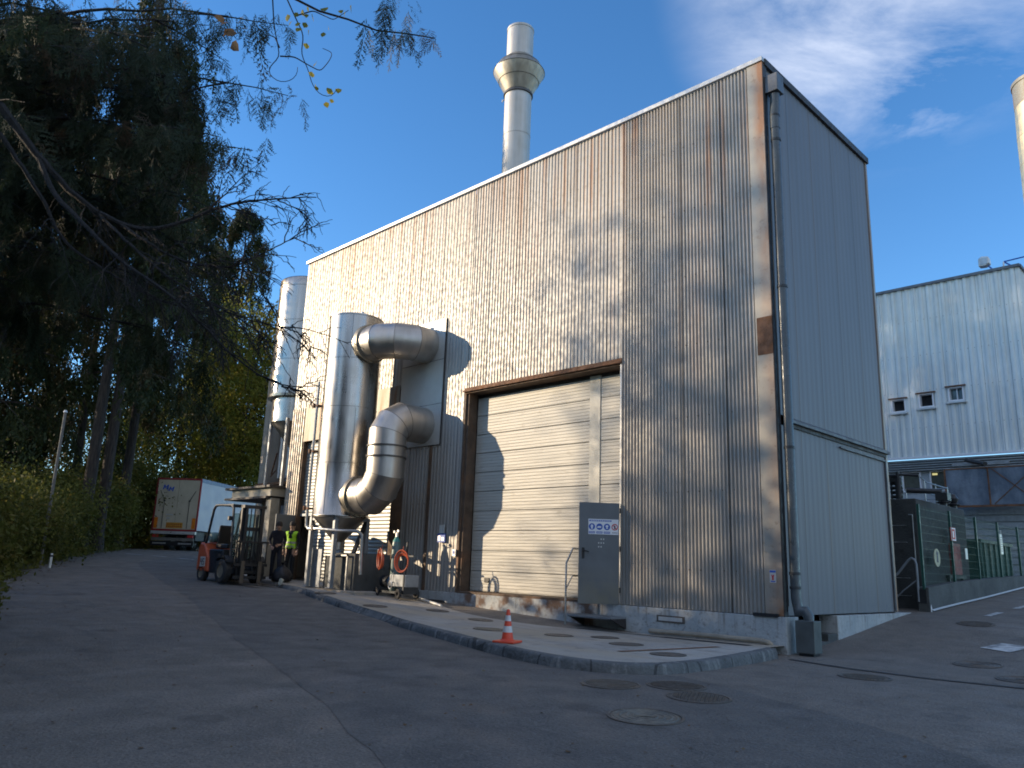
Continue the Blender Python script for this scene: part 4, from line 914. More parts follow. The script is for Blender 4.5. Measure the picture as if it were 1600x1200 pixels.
o = tag(MB().lathe([(0,-.008),(.23,-.008),(.23,.008),(0,.008)], 28, (.318,8.05,1.36), 'x').build('round_sign', plain('faded_sign', (.45,.43,.28), .6)), 'faded round sign on the green mesh fence near its first post', 'sign')
b = MB(); b.prism([(7.98,1.24),(8.12,1.24),(8.10,1.42),(8.14,1.48),(8.05,1.54),(7.97,1.48),(8.0,1.42)], .327, .331, 'x'); b.build('sign_symbol', M['txt'], o)
o = board('info_plate', 14.35, 1.98, .26, .62, M['cap'], 'tall white notice plate on the mesh fence over the green container', 'sign')
b = MB(); [b.box(.326,.328,14.26,14.44,1.76+k*.07,1.78+k*.07) for k in range(7)]; b.box(.326,.329,14.24,14.46,2.3,2.42); b.build('sign_text', M['txt'], o)
o = board('small_plate', 10.6, 1.55, .2, .3, M['cap'], 'small white plate on the mesh fence right of the red cabinet', 'sign')
t = thing('hose_cabinet', 'dark red fire hose cabinet behind the green mesh fence', 'cabinet', (-.02, 10.1, .86))
b = MB(); b.box(0,.24,-.35,.35,.1,.95); b.build('cabinet_body', plain('dark_red_paint', (.22,.02,.025), .5), t, bevel=.01)
b = MB(); b.box(.241,.25,-.30,.0,.18,.88); b.build('cabinet_door', plain('red_door_paint', (.3,.035,.03), .5), t, bevel=.005)
b = MB(); b.box(-.1,.24,-.8,.7,.0,.08); b.box(.0,.2,-.7,-.6,-.5,.0); b.box(.0,.2,.5,.6,-.5,.0); b.build('shelf', M['black'], t)
t = thing('waste_container', 'dark green metal container behind the mesh fence', 'container', (-.55, 15.2, .55))
b = MB(); b.prism([(-1.6,.1),(1.6,.1),(1.8,1.45),(-1.8,1.45)], -.7, .5, 'x'); b.build('bin_body', plain('dark_green_paint', (.012,.07,.05), .5), t, bevel=.02)
b = MB(); b.box(-.75,.56,-1.86,1.86,1.45,1.55); [b.box(.5,.55,-1.5+k*.6,-1.42+k*.6,.12,1.45) for k in range(6)]; b.build('rim', M['green'], t)

# ================================================================ FORKLIFT
M['orange'] = plain('orange_paint', (.46,.085,.03), .42, 0, .2, 4, (.25,.07,.03)); M['navy'] = plain('dark_blue_frame', (.018,.024,.034), .4, .2)
fz = G(-17.6,-2.7)
fk = thing('forklift', 'orange forklift with black mast and overhead guard parked on the road by the doorway', 'forklift', (-16.95, -2.45, fz), R(2), scale=1.12)
b = MB(); b.prism([(-1.62,.30),(-1.60,.95),(-1.50,1.12),(-1.25,1.08),(-.98,.70),(-.92,.28)], -.50, .50, 'y'); b.build('counterweight', M['orange'], fk, bevel=.05)
b = MB(); b.prism([(-1.0,.26),(-1.05,.92),(-.25,.92),(-.18,.5),(.28,.42),(.30,.26)], -.44, .44, 'y'); b.build('body', M['navy'], fk, bevel=.03)
b = MB(); b.box(-1.38,-1.08,-.512,-.502,.42,.70); o = b.build('number_plate', M['cap'], fk)
b = MB(); y0 = -.516
def seg7(b, x, z, digs, w_, h, y, t_, dx):
    S7 = {'4': 'fgbc', '5': 'afgcd'}
    P = {'a': (0,h,w_,h), 'b': (w_,h/2,w_,h), 'c': (w_,0,w_,h/2), 'd': (0,0,w_,0), 'e': (0,0,0,h/2), 'f': (0,h/2,0,h), 'g': (0,h/2,w_,h/2)}
    for i, c in enumerate(digs):
        for k in S7[c]:
            a = P[k]; b.box(x+i*dx+a[0]-t_, x+i*dx+a[2]+t_, y, y+.004, z+a[1]-t_, z+a[3]+t_)
seg7(b, -1.34, .48, '45', .07, .16, -.516, .012, .13); b.build('number', M['txt'], o)
for sgn in (-1, 1):
    for nm, x, r_, w_ in (('front_wheel', .02, .33, .20), ('rear_wheel', -1.30, .24, .16)):
        y = sgn*(.50 if x > 0 else .42); b = MB(); h = w_/2
        b.lathe([(r_*.55,-h),(r_*.9,-h),(r_,-h*.7),(r_,h*.7),(r_*.9,h),(r_*.55,h)], 30, (x, y, r_), 'y'); o = b.build(nm, M['rubber'], fk, True)
        MB().lathe([(0,-h*.7),(r_*.5,-h*.7),(r_*.56,-h*.9),(r_*.56,h*.9),(r_*.5,h*.7),(0,h*.7)], 20, (x, y, r_), 'y').build('rim', plain('dusty_rim', (.20,.17,.12), .7), o, True)
    b = MB(); b.prism([(-.30,.60),(-.22,.74),(.18,.76),(.36,.62),(.36,.57),(.18,.70),(-.2,.68)], sgn*.38, sgn*.60, 'y'); b.build('mudguard', M['navy'], fk)
b = MB(); b.prism([(-1.05,.95),(-1.05,1.08),(-.35,1.08),(-.35,.95)], -.26, .26, 'y'); b.prism([(-1.12,1.05),(-1.02,1.62),(-.94,1.60),(-1.0,1.08)], -.22, .22, 'y'); b.build('seat', M['black'], fk, bevel=.03)
b = MB(); b.tube([(-.62,.42,.98),(-.42,.0,1.0)], .02, 6); b.tube([(.15,0,.5),(-.15,0,1.22)], .03, 8); b.build('steering_column', M['black'], fk)
b = MB(); b.tube([(-.15+.05*math.sin(a), .17*math.cos(a), 1.24+.15*math.sin(a)) for a in np.linspace(0, 2*math.pi, 21)[:-1]], .014, 6, closed=True); b.build('steering_wheel', M['black'], fk)
b = MB(); b.lathe([(0,-.34),(.10,-.34),(.15,-.29),(.15,.29),(.10,.34),(0,.34)], 20, (-1.28, 0, 1.26), 'y'); b.build('gas_bottle', plain('pale_teal_bottle', (.16,.26,.26), .4), fk, True)
for sgn in (-1, 1):
    b = MB(); b.tube([(-1.32,sgn*.43,1.0),(-1.05,sgn*.43,2.05),(-.97,sgn*.43,2.14),(-.8,sgn*.43,2.17),(-.02,sgn*.43,2.15),(.10,sgn*.43,2.07),(.22,sgn*.43,.62)], .036, 8); b.build('guard_pillar', M['navy'], fk, True)
b = MB()
for k in range(7): b.box(-.92+k*.145,-.86+k*.145,-.43,.43,2.155,2.185)
b.box(-.98,.06,-.44,-.40,2.14,2.19); b.box(-.98,.06,.40,.44,2.14,2.19); b.build('guard_roof', M['navy'], fk)
gm = bpy.data.materials.new('windscreen'); gm.use_nodes = True; gb = gm.node_tree.nodes['Principled BSDF']; gb.inputs['Base Color'].default_value = (.55,.62,.55,1); gb.inputs['Roughness'].default_value = .08; gb.inputs['Transmission Weight'].default_value = .9; gb.inputs['IOR'].default_value = 1.05
b = MB(); b.obox((.165,0,1.3),(.002,0,.012),(0,.40,0),(-.045,0,.62)); b.build('windscreen', gm, fk)
for sgn in (-1, 1):
    b = MB()
    b.box(.36,.44,sgn*.30-.04,sgn*.30+.04,.08,2.15); b.box(.45,.53,sgn*.24-.035,sgn*.24+.035,.10,2.12); b.build('mast_rail', M['black'], fk, bevel=.006)
    MB().tube([(.40,sgn*.16,.2),(.40,sgn*.16,1.9)], .035, 10).build('lift_cylinder', M['darkmetal'], fk, True)
    MB().tube([(.02,sgn*.33,.62),(.36,sgn*.31,.95)], .03, 8).build('tilt_cylinder', M['darkmetal'], fk, True)
    b = MB(); b.box(.60,.64,sgn*.26-.055,sgn*.26+.055,.02,.62); b.box(.60,1.62,sgn*.26-.055,sgn*.26+.055,.0,.035); b.build('fork', plain('worn_fork', (.16,.13,.10), .5, .5), fk, bevel=.006)
b = MB(); b.box(.35,.54,-.34,.34,2.08,2.16); b.box(.36,.44,-.30,.30,1.45,1.55); b.box(.36,.44,-.30,.30,.55,.65); b.box(.45,.53,-.24,.24,.28,.36); b.build('mast_crossbar', M['black'], fk)
b = MB(); b.box(.545,.595,-.50,.50,.14,.22); b.box(.545,.595,-.50,.50,.48,.56)
for k in range(7): b.box(.55,.575,-.49+k*.155,-.465+k*.155,.56,1.15)
b.box(.545,.585,-.50,.50,1.12,1.17); b.build('fork_carriage', M['black'], fk)
b = MB(); b.tube([(.43,.05,.5),(.43,.05,2.06)], .018, 6); b.tube([(.43,-.06,.5),(.43,-.06,2.06)], .018, 6); b.build('hydraulic_hose', M['black'], fk, True)
for sgn in (-1, 1):
    b = MB(); b.box(.03,.10,sgn*.50-.05,sgn*.50+.05,1.72,1.84); b.tube([(.08,sgn*.43,1.78),(.07,sgn*.50,1.78)], .015, 6); b.build('work_lamp', M['black'], fk, bevel=.01)

# ================================================================ LORRY
tz_ = G(-40.0, 4.8)
tr = thing('semi_trailer', 'white box trailer with red framed cream rear doors parked far down the road', 'trailer', (-40.02, 4.80, .87), math.atan2(.763, -.646), scale=1.07)
M['twhite'] = plain('trailer_white', (.50,.52,.54), .45, 0, .08, 1); M['tcream'] = plain('trailer_rear_cream', (.56,.49,.36), .55, 0, .2, 1.2); M['tred'] = plain('trailer_red', (.30,.03,.03), .5, 0, .3, 5)
b = MB(); b.box(.06,13.6,-1.27,1.27,1.16,3.93); b.build('cargo_box', M['twhite'], tr)
b = MB(); b.box(.05,13.6,-1.285,1.285,3.93,4.0); b.box(.05,13.6,-1.29,-1.27,3.80,3.93); b.box(.05,13.6,1.27,1.29,3.80,3.93); b.build('roof_rail', plain('blue_grey_rail', (.22,.29,.38), .5), tr)
b = MB(); b.box(0,.08,-1.28,-1.20,1.1,4.0); b.box(0,.08,1.20,1.28,1.1,4.0); b.box(0,.08,-1.20,1.20,3.90,4.0); b.box(0,.08,-1.20,1.20,1.1,1.2); b.build('rear_frame', M['tred'], tr)
for sgn in (-1, 1):
    o = MB().box(.01,.055,min(sgn*.008,sgn*1.195),max(sgn*.008,sgn*1.195),1.205,3.895).build('rear_door', M['tcream'], tr, bevel=.006)
    y = sgn*.72; b = MB(); b.tube([(-.02,y,1.25),(-.02,y,2.75),(-.02,y+sgn*.3,3.3)], .015, 6); b.box(-.03,-.01,y-.05,y+.05,2.72,2.78); b.build('locking_rod', M['darkmetal'], o)
    MB().box(-.002,.008,min(sgn*.98,sgn*1.18),max(sgn*.98,sgn*1.18),1.24,1.82).build('orange_strip', plain('reflective_orange', (.75,.22,.02), .4), o)
b = MB(); b.box(-.004,.008,-.47,.47,1.26,1.56); o = b.build('warning_plate', plain('amber_plate', (.55,.27,.03), .5), tr)
b = MB(); [b.box(-.008,-.004,-.40+k*.11,-.33+k*.11,z,z+.05) for k in range(8) for z in (1.33,1.44)]; b.build('plate_text', M['tred'], o)
# blue double M logo (left door)
def Mshape(y, z, w_, h, sh):
    t_ = w_*.24; P = [(0,0),(t_,0),(t_,h*.62),(w_/2,h*.2),(w_-t_,h*.62),(w_-t_,0),(w_,0),(w_,h),(w_-t_*.9,h),(w_/2,h*.5),(t_*.9,h),(0,h)]
    return [(y-(p+sh*q), z+q) for p, q in P]
b = MB(); b.prism(Mshape(.92,3.36,.26,.26,.25), -.006, .008, 'x'); b.prism(Mshape(.58,3.26,.26,.26,.25), -.006, .008, 'x'); b.box(-.006,.008,.60,.64,3.30,3.62); b.build('door_logo', M['blue'], tr)
b = MB(); [b.box(-.004,.008,.80-k*.04,.825-k*.04,3.18,3.205) for k in range(5)]; [b.box(-.004,.008,.70-k*.04,.725-k*.04,2.98,3.0) for k in range(5)]; b.build('logo_caption', M['txt'], tr)
b = MB(); b.box(-.004,.008,.15,.55,1.95,2.02); b.box(-.004,.008,.30,.50,1.75,1.85); b.build('sticker', M['cap'], tr)
b = MB(); b.box(-.06,.10,-1.27,1.27,.93,1.09); b.build('buffer_beam', M['cap'], tr, bevel=.01)
b = MB(); b.box(-.02,.04,-1.20,1.20,.58,.74); b.build('underrun_bar', plain('dirty_bar', (.17,.16,.14), .6), tr)
b = MB(); b.box(-.03,.05,-1.22,1.22,.30,.55); o = b.build('mud_flap', M['black'], tr)
b = MB(); [b.box(-.036,-.03,-1.1+k*.085,-1.05+k*.085,.40,.47) for k in range(9)]; [b.box(-.036,-.03,.35+k*.085,.40+k*.085,.40,.47) for k in range(9)]; b.build('flap_lettering', M['cap'], o)
for sgn in (-1, 1): MB().box(-.04,.06,min(sgn*.85,sgn*1.15),max(sgn*.85,sgn*1.15),.76,.90).build('tail_light', M['red'], tr)
for x in (1.9, 3.2, 4.5, 12.0):
    for sgn in (-1, 1):
        b = MB(); b.lathe([(.28,-.16),(.47,-.16),(.5,-.12),(.5,.12),(.47,.16),(.28,.16)], 26, (x, sgn*1.08, .5), 'y'); o = b.build('wheel', M['rubber'], tr, True)
        MB().lathe([(0,-.06),(.2,-.06),(.29,-.15),(.29,.15),(.2,.06),(0,.06)], 20, (x, sgn*1.08, .5), 'y').build('rim', M['galvpipe'], o, True)
b = MB(); b.box(.1,13.5,-.45,-.35,.85,1.15); b.box(.1,13.5,.35,.45,.85,1.15); b.box(5.4,6.9,-1.2,-.7,.55,1.1); b.box(.2,1.2,-1.2,-.6,.62,1.1); b.build('chassis', M['darkmetal'], tr)
b = MB(); b.box(11.6,14.6,-1.22,1.22,.6,1.1); b.box(13.75,15.4,-1.22,1.22,.55,3.6); b.build('tractor_cab', M['twhite'], tr, bevel=.05)

# ================================================================ TREES AND PLANTS
def rot_batch(n, tilt=math.pi, yaw=True):
    """n random rotation matrices; tilt limits the lean away from upright"""
    a = rng.uniform(0, 2*math.pi, n); th = rng.uniform(0, tilt, n); ph = rng.uniform(0, 2*math.pi, n)
    ca, sa = np.cos(a), np.sin(a); Z = np.zeros(n); O = np.ones(n)
    Rz = np.stack([ca,-sa,Z, sa,ca,Z, Z,Z,O], -1).reshape(n,3,3)
    ax = np.stack([np.cos(ph), np.sin(ph), Z], -1); c, s = np.cos(th)[:,None,None], np.sin(th)[:,None,None]
    Kx = np.zeros((n,3,3)); Kx[:,0,2] = ax[:,1]; Kx[:,1,2] = -ax[:,0]; Kx[:,2,0] = -ax[:,1]; Kx[:,2,1] = ax[:,0]
    I = np.eye(3)[None]; return (I*c + Kx*s + (1-c)*ax[:,:,None]*ax[:,None,:]) @ Rz
def stamp(template, pos, mats, scale):
    V, Q = template; n = len(pos); W = np.einsum('nij,kj->nki', mats, V)*scale[:,None,None] + pos[:,None,:]
    return W.reshape(-1, 3), (Q[None]+(np.arange(n)*len(V))[:,None,None]).reshape(-1, Q.shape[1])
def leaf_clump(k, size, spread=.5, seed=0):
    g = np.random.default_rng(seed); V, Q = [], []
    for i in range(k):
        c = g.normal(0, spread*.5, 3); u = g.normal(size=3); u /= np.linalg.norm(u); v = np.cross(u, g.normal(size=3)); v /= np.linalg.norm(v)
        L, Wd = size*g.uniform(.7, 1.3), size*.33*g.uniform(.8, 1.2)
        V += [c-u*L*.5, c+v*Wd-u*.05*L, c+u*L*.5, c-v*Wd-u*.05*L]; Q.append([4*i, 4*i+1, 4*i+2, 4*i+3])
    return np.array(V), np.array(Q)
def frond(seed, ns=11, wd=.011, L=1.0):
    """a hanging flat spray: a midrib with alternate side twigs that carry short scales"""
    g = np.random.default_rng(seed); V, Q = [], []
    def blade(p, d, l, w_):
        n = np.array([-d[2], 0, d[0]]); n = n/ (np.linalg.norm(n)+1e-9); b = len(V)
        V.extend([p-n*w_, p+d*l*.5-n*w_*1.1, p+d*l, p+d*l*.5+n*w_*1.1]); Q.append([b, b+1, b+2, b+3])
    x = 0; z = 0; curve = g.uniform(-.25, .25)
    pts = [np.array([curve*(t**2)*L, g.normal(0, .01), -t*L]) for t in np.linspace(0, 1, 8)]
    for a, c in zip(pts[:-1], pts[1:]): blade(a, (c-a)/np.linalg.norm(c-a), np.linalg.norm(c-a)*1.1, wd*.9)
    for i in range(ns*2):
        t = (i+.6)/(ns*2); p = np.array([curve*(t**2)*L, 0, -t*L]); s_ = 1 if i % 2 else -1
        an = g.uniform(.45, .8); d = np.array([s_*math.sin(an), g.normal(0, .25), -math.cos(an)]); d /= np.linalg.norm(d)
        l = L*(.30*(1-t)**.8+.07)*g.uniform(.7, 1.15); blade(p, d, l, wd*.8); m = max(2, int(l/.055))
        for j in range(1, m+1):
            q = p+d*l*j/(m+.5)
            for s2 in (-1, 1):
                a2 = an*s_+s2*g.uniform(.4, .75); d2 = np.array([math.sin(a2), d[1]+g.normal(0, .15), -math.cos(a2)]); d2 /= np.linalg.norm(d2); blade(q, d2, g.uniform(.035, .075), wd*.7)
    return np.array(V), np.array(Q)
def strand(seed, L=1.0, k=26, sz=.12):
    """a drooping weeping shoot seen from afar"""
    g = np.random.default_rng(seed); V, Q = [], []
    for i in range(k):
        t = (i+.5)/k; c = np.array([g.normal(0, .07)*(1.2-t), g.normal(0, .07)*(1.2-t), -t*L]); a = g.uniform(0, 6.28)
        d = np.array([math.cos(a)*.55, math.sin(a)*.55, -g.uniform(.5, 1.1)]); d /= np.linalg.norm(d); v = np.cross(d, g.normal(size=3)); v /= np.linalg.norm(v)
        l, w_ = sz*g.uniform(.8, 1.5), sz*.20*g.uniform(.7, 1.3); b = len(V); V += [c, c+d*l*.5+v*w_, c+d*l, c+d*l*.5-v*w_]; Q.append([b, b+1, b+2, b+3])
    return np.array(V), np.array(Q)
def multi(templates, pos, mats, scale):
    idx = rng.integers(0, len(templates), len(pos)); VV, QQ, o = [], [], 0
    for k, T_ in enumerate(templates):
        m = idx == k
        if not m.any(): continue
        v, q = stamp(T_, pos[m], mats[m], scale[m]); VV.append(v); QQ.append(q+o); o += len(v)
    return np.concatenate(VV), np.concatenate(QQ)
FR = [frond(s) for s in range(5)]; ST = [strand(20+s, 1.0, 30, .16) for s in range(4)]
def polypts(P, n):
    P = np.array(P, float); d = np.r_[0, np.cumsum(np.linalg.norm(np.diff(P, axis=0), axis=1))]; t = np.linspace(0, d[-1], n)
    return np.stack([np.interp(t, d, P[:,k]) for k in range(3)], -1)
def limb(mb, P, r0, r1, n=7, seg=None, wob=.0):
    Q = polypts(P, seg or max(4, len(P)*3))
    for _ in range(2): Q[1:-1] = .25*Q[:-2]+.5*Q[1:-1]+.25*Q[2:]
    if wob: Q[1:-1] += rng.normal(0, wob, Q[1:-1].shape)
    m = len(Q); mb.tube([tuple(q) for q in Q], [r0+(r1-r0)*(i/(m-1))**.8 for i in range(m)], n); return Q
def trunkmb(x, y, h, r, lean=(0, 0), wob=.06):
    z0 = G(x, y)-.1; mb = MB(); P = [(x+lean[0]*t+rng.normal(0, wob)*t, y+lean[1]*t+rng.normal(0, wob)*t, z0+h*t) for t in np.linspace(0, 1, 9)]
    Q = polypts(P, 26); mb.tube([tuple(q) for q in Q], [r*(1.35 if i == 0 else 1)*(1-.85*(i/25)**1.1) for i in range(26)], 12); return mb, Q
def T3(o): return (np.array(RW) @ np.eye(3))

# --- the near weeping cypress whose boughs hang in from the left
A_T = [(-2.90,-9.60,7.60),(-2.95,-10.02,6.52),(-3.17,-9.59,8.97),(-2.80,-10.57,6.43),(-3.59,-10.62,8.60),(-4.82,-9.64,6.27),(-5.27,-9.19,5.75),(-3.19,-11.39,7.75),(-4.03,-11.20,6.78),(-3.89,-12.00,7.45),(-4.41,-12.03,5.96),(-3.87,-12.74,7.53),(-6.78,-9.07,5.18),(-5.87,-10.68,6.22),(-6.60,-11.10,5.27),(-4.13,-12.67,6.53),(-5.61,-12.40,5.62),(-4.74,-10.85,8.01),(-5.45,-11.40,7.48),(-4.81,-12.99,7.66),(-8.27,-11.14,4.70),(-7.14,-8.44,4.39),
       (-7.6,-12.2,5.0),(-6.4,-12.8,4.6),(-5.2,-11.0,4.9),(-5.0,-11.9,8.6),(-6.0,-10.2,9.2),(-7.5,-9.6,7.9),(-8.0,-11.0,9.4),(-5.6,-9.9,7.4),(-6.9,-10.4,6.6),(-7.4,-11.2,7.2),(-6.2,-13.1,6.2),(-7.9,-9.3,5.6),(-6.3,-9.3,6.4),(-4.6,-12.4,9.1),(-3.9,-10.4,7.4)]
ca = thing('cypress_tree', 'nearest weeping cypress, dark fronds hanging in from the top left corner', 'tree', (0, 0, 0), 0, 'weeping evergreens left of the road')
mb, Q = trunkmb(-10.2, -14.2, 15, .38); mb.build('trunk', M['bark'], ca, True)
mb = MB(); pos, sc = [], []
def hangline(P, n, smin, smax):
    Pq = polypts(P, n)
    for q in Pq: pos.append(q+rng.normal(0, .10, 3)); sc.append(rng.uniform(smin, smax))
for i, T_ in enumerate(A_T):
    T_ = Vector(T_); b0 = Vector((-10.2, -14.2, T_.z-.4+1.2*rng.random())); mid = b0.lerp(T_, .55)+Vector((0, 0, .8))
    Pm = [b0, b0.lerp(mid, .5)+Vector((0,0,.3)), mid, mid.lerp(T_, .6)+Vector((0,0,.1)), T_]
    Ql = limb(mb, Pm, .06, .005, 6, 16, .03); hangline(Ql[4:], 34, .5, 1.0); hangline(Ql[11:], 16, .35, .7)
    for j in (7, 9, 11, 13):     # side shoots
        p = Vector(Ql[j]); d = Vector((rng.normal(), rng.normal(), -.35)).normalized()*rng.uniform(.7, 1.3); Qs = limb(mb, [p, p+d*.5+Vector((0,0,.05)), p+d], .02, .006, 5, 6); hangline(Qs, 9, .35, .75)
TOPL = [(-10.2,-14.2,9.2),(-5.5,-13.6,9.6),(-0.99,-12.77,7.61),(-0.08,-12.01,6.76),(0.53,-11.57,6.35),(0.74,-11.32,6.26),(0.94,-11.05,6.06),(1.14,-10.83,5.96),(1.34,-10.62,5.95),(1.44,-10.41,6.06),(1.47,-10.23,6.07)]
limb(mb, TOPL, .08, .006, 7, 44, .012)
for p, s_, L_ in [((1.20,-10.75,6.0),.50,5),((1.34,-10.61,5.98),.55,5),((1.25,-10.71,6.3),.42,4),((1.40,-10.52,6.05),.40,5),((1.47,-10.30,6.06),.32,4),((1.46,-10.57,6.28),.34,4),((1.33,-10.72,6.34),.36,4)]:
    for k in range(L_): pos.append(np.array(p)+rng.normal(0, .045, 3)); sc.append(s_*rng.uniform(.6, 1.0))
mb.build('limb', M['twig'], ca, True)
pos = np.array(pos); sc = np.array(sc); V, Q = multi(FR, pos, rot_batch(len(pos), .75), sc); npmesh('fronds', V, Q, M['cypress'], ca)

# a second, lower cypress just out of frame
cb = thing('cypress_tree', 'second weeping cypress at the left edge, its skirt hanging lower than the nearest one', 'tree', (0, 0, 0), 0, 'weeping evergreens left of the road')
mb, Q = trunkmb(-14.9, -13.9, 11, .3); mb.build('trunk', M['bark'], cb, True); mb = MB(); pos, sc = [], []
for i in range(34):
    a = rng.uniform(0, 6.283); zz = rng.uniform(2.6, 9.5); L = 3.6*(1-(zz-2.6)/11)*rng.uniform(.75, 1.1); d = Vector((math.cos(a), math.sin(a), 0)); b0 = Vector((-14.9, -13.9, zz))
    Ql = limb(mb, [b0, b0+d*L*.5+Vector((0,0,.35)), b0+d*L+Vector((0,0,-.2))], .05, .008, 5, 12, .03); hangline(Ql[3:], 30, .7, 1.5)
mb.build('limb', M['twig'], cb, True); pos = np.array(pos); sc = np.array(sc); V, Q = multi(FR, pos, rot_batch(len(pos), .6), sc); npmesh('fronds', V, Q, M['cypress'], cb)
# --- the bare broadleaf whose twigs cross the sky in front of the hall
PL = dict(B1=[(-2.94,-13.11,5.77),(-2.81,-12.67,5.25),(-2.70,-12.30,4.90),(-2.62,-12.02,4.73),(-2.42,-11.77,4.58),(-2.31,-11.51,4.56),(-2.15,-11.24,4.69),(-1.91,-10.93,4.93),(-1.70,-10.63,5.09),(-1.50,-10.31,5.18),(-1.21,-9.90,5.26)],
B1a=[(-1.94,-10.96,4.91),(-1.67,-10.79,5.23),(-1.47,-10.66,5.46),(-1.36,-10.58,5.57)], B1b=[(-1.50,-10.31,5.18),(-1.29,-10.05,5.04),(-1.20,-9.91,4.89)], B1c=[(-1.82,-10.86,4.98),(-1.38,-10.51,4.82),(-1.29,-10.37,4.67)],
B2=[(-2.42,-11.77,4.58),(-2.16,-11.58,4.38),(-1.96,-11.33,4.20),(-1.64,-11.11,4.07),(-1.38,-10.84,4.06),(-1.14,-10.65,4.19),(-0.91,-10.46,4.36),(-0.70,-10.30,4.48)], B2a=[(-1.23,-10.71,4.13),(-1.19,-10.59,3.87),(-1.09,-10.40,3.62),(-1.08,-10.35,3.48)],
B2b=[(-1.69,-11.16,4.08),(-1.36,-10.90,3.86),(-1.20,-10.67,3.65),(-1.17,-10.53,3.29)], B3=[(-2.62,-12.02,4.73),(-2.09,-11.77,4.26),(-1.63,-11.46,3.84),(-1.21,-11.08,3.51),(-1.03,-10.85,3.38),(-0.86,-10.66,3.33),(-0.68,-10.47,3.29),(-0.46,-10.24,3.27)],
B3a=[(-0.68,-10.47,3.29),(-0.56,-10.33,3.23),(-0.46,-10.17,3.06)], B3b=[(-1.03,-10.85,3.38),(-0.80,-10.71,3.22),(-0.68,-10.52,2.98),(-0.58,-10.30,2.64)], B3c=[(-1.21,-11.08,3.51),(-1.08,-10.99,3.24),(-1.11,-10.91,2.89)],
B4=[(-2.81,-12.67,5.25),(-2.65,-12.51,4.81),(-2.23,-12.23,4.38),(-1.77,-11.90,3.90),(-1.30,-11.62,3.57),(-1.00,-11.36,3.28),(-0.80,-11.05,2.92),(-0.59,-10.76,2.66),(-0.41,-10.54,2.55),(-0.25,-10.36,2.53),(-0.12,-10.25,2.57)], B4a=[(-0.41,-10.54,2.55),(-0.23,-10.33,2.50)],
B5=[(-3.43,-12.98,5.65),(-3.19,-12.52,4.98),(-2.95,-12.22,4.35),(-2.41,-11.68,3.89),(-2.12,-11.31,3.68),(-1.86,-11.02,3.58),(-1.55,-10.68,3.49),(-1.46,-10.55,3.38)], B5b=[(-2.12,-11.31,3.68),(-2.10,-11.18,3.31),(-2.02,-11.00,3.02)])
bt = thing('bare_tree', 'leafless broadleaf tree at the left, its bare twigs crossing the sky before the hall', 'tree', (0, 0, 0))
mb, Q = trunkmb(-6.6, -15.2, 8.5, .24, (1.6, .9)); mb.build('trunk', M['bark'], bt, True)
mb = MB()
limb(mb, [(-5.9,-14.8,4.2),(-4.6,-14.2,5.3),(-3.6,-13.6,5.95),(-2.94,-13.11,5.77)], .11, .055, 8, 16); limb(mb, [(-5.6,-14.7,4.8),(-4.3,-13.7,5.9),(-3.43,-12.98,5.65)], .07, .035, 7, 14)
RAD = dict(B1=(.055,.006), B2=(.022,.005), B3=(.022,.004), B4=(.034,.005), B5=(.030,.005))
rb = random.Random(5)
def twiggy(P, n, L, depth):
    Q_ = polypts(P, 40)
    for _ in range(n):
        i = rb.randint(10, 37); p = Vector(Q_[i]); t = (Vector(Q_[min(i+2, 39)])-p).normalized()
        s_ = Vector((rb.gauss(0, 1), rb.gauss(0, 1), rb.gauss(-.25, .7))).normalized(); d = (t*.75+s_*.8).normalized(); l = L*rb.uniform(.5, 1.2)
        Pt = [p, p+d*l*.5+Vector((0, 0, .03*l)), p+d*l+Vector((0, 0, -.18*l))+t*.15*l]; limb(mb, Pt, .0085 if depth else .005, .003, 5, 7, .006)
        if depth: twiggy(Pt, 4, L*.5, depth-1)
for k, P in PL.items():
    r0, r1 = RAD.get(k, (.010, .003)); limb(mb, P, r0, r1, 7, 34, .004)
    twiggy(P, {'B1': 30, 'B2': 26, 'B3': 24, 'B4': 20, 'B5': 18}.get(k, 6), .50 if len(k) == 2 else .25, 1)
mb.build('limb', M['twig'], bt, True)
g2 = []
for k in ('B1','B2','B3'):
    for q in polypts(PL[k], 9)[4:]: g2.append(q)
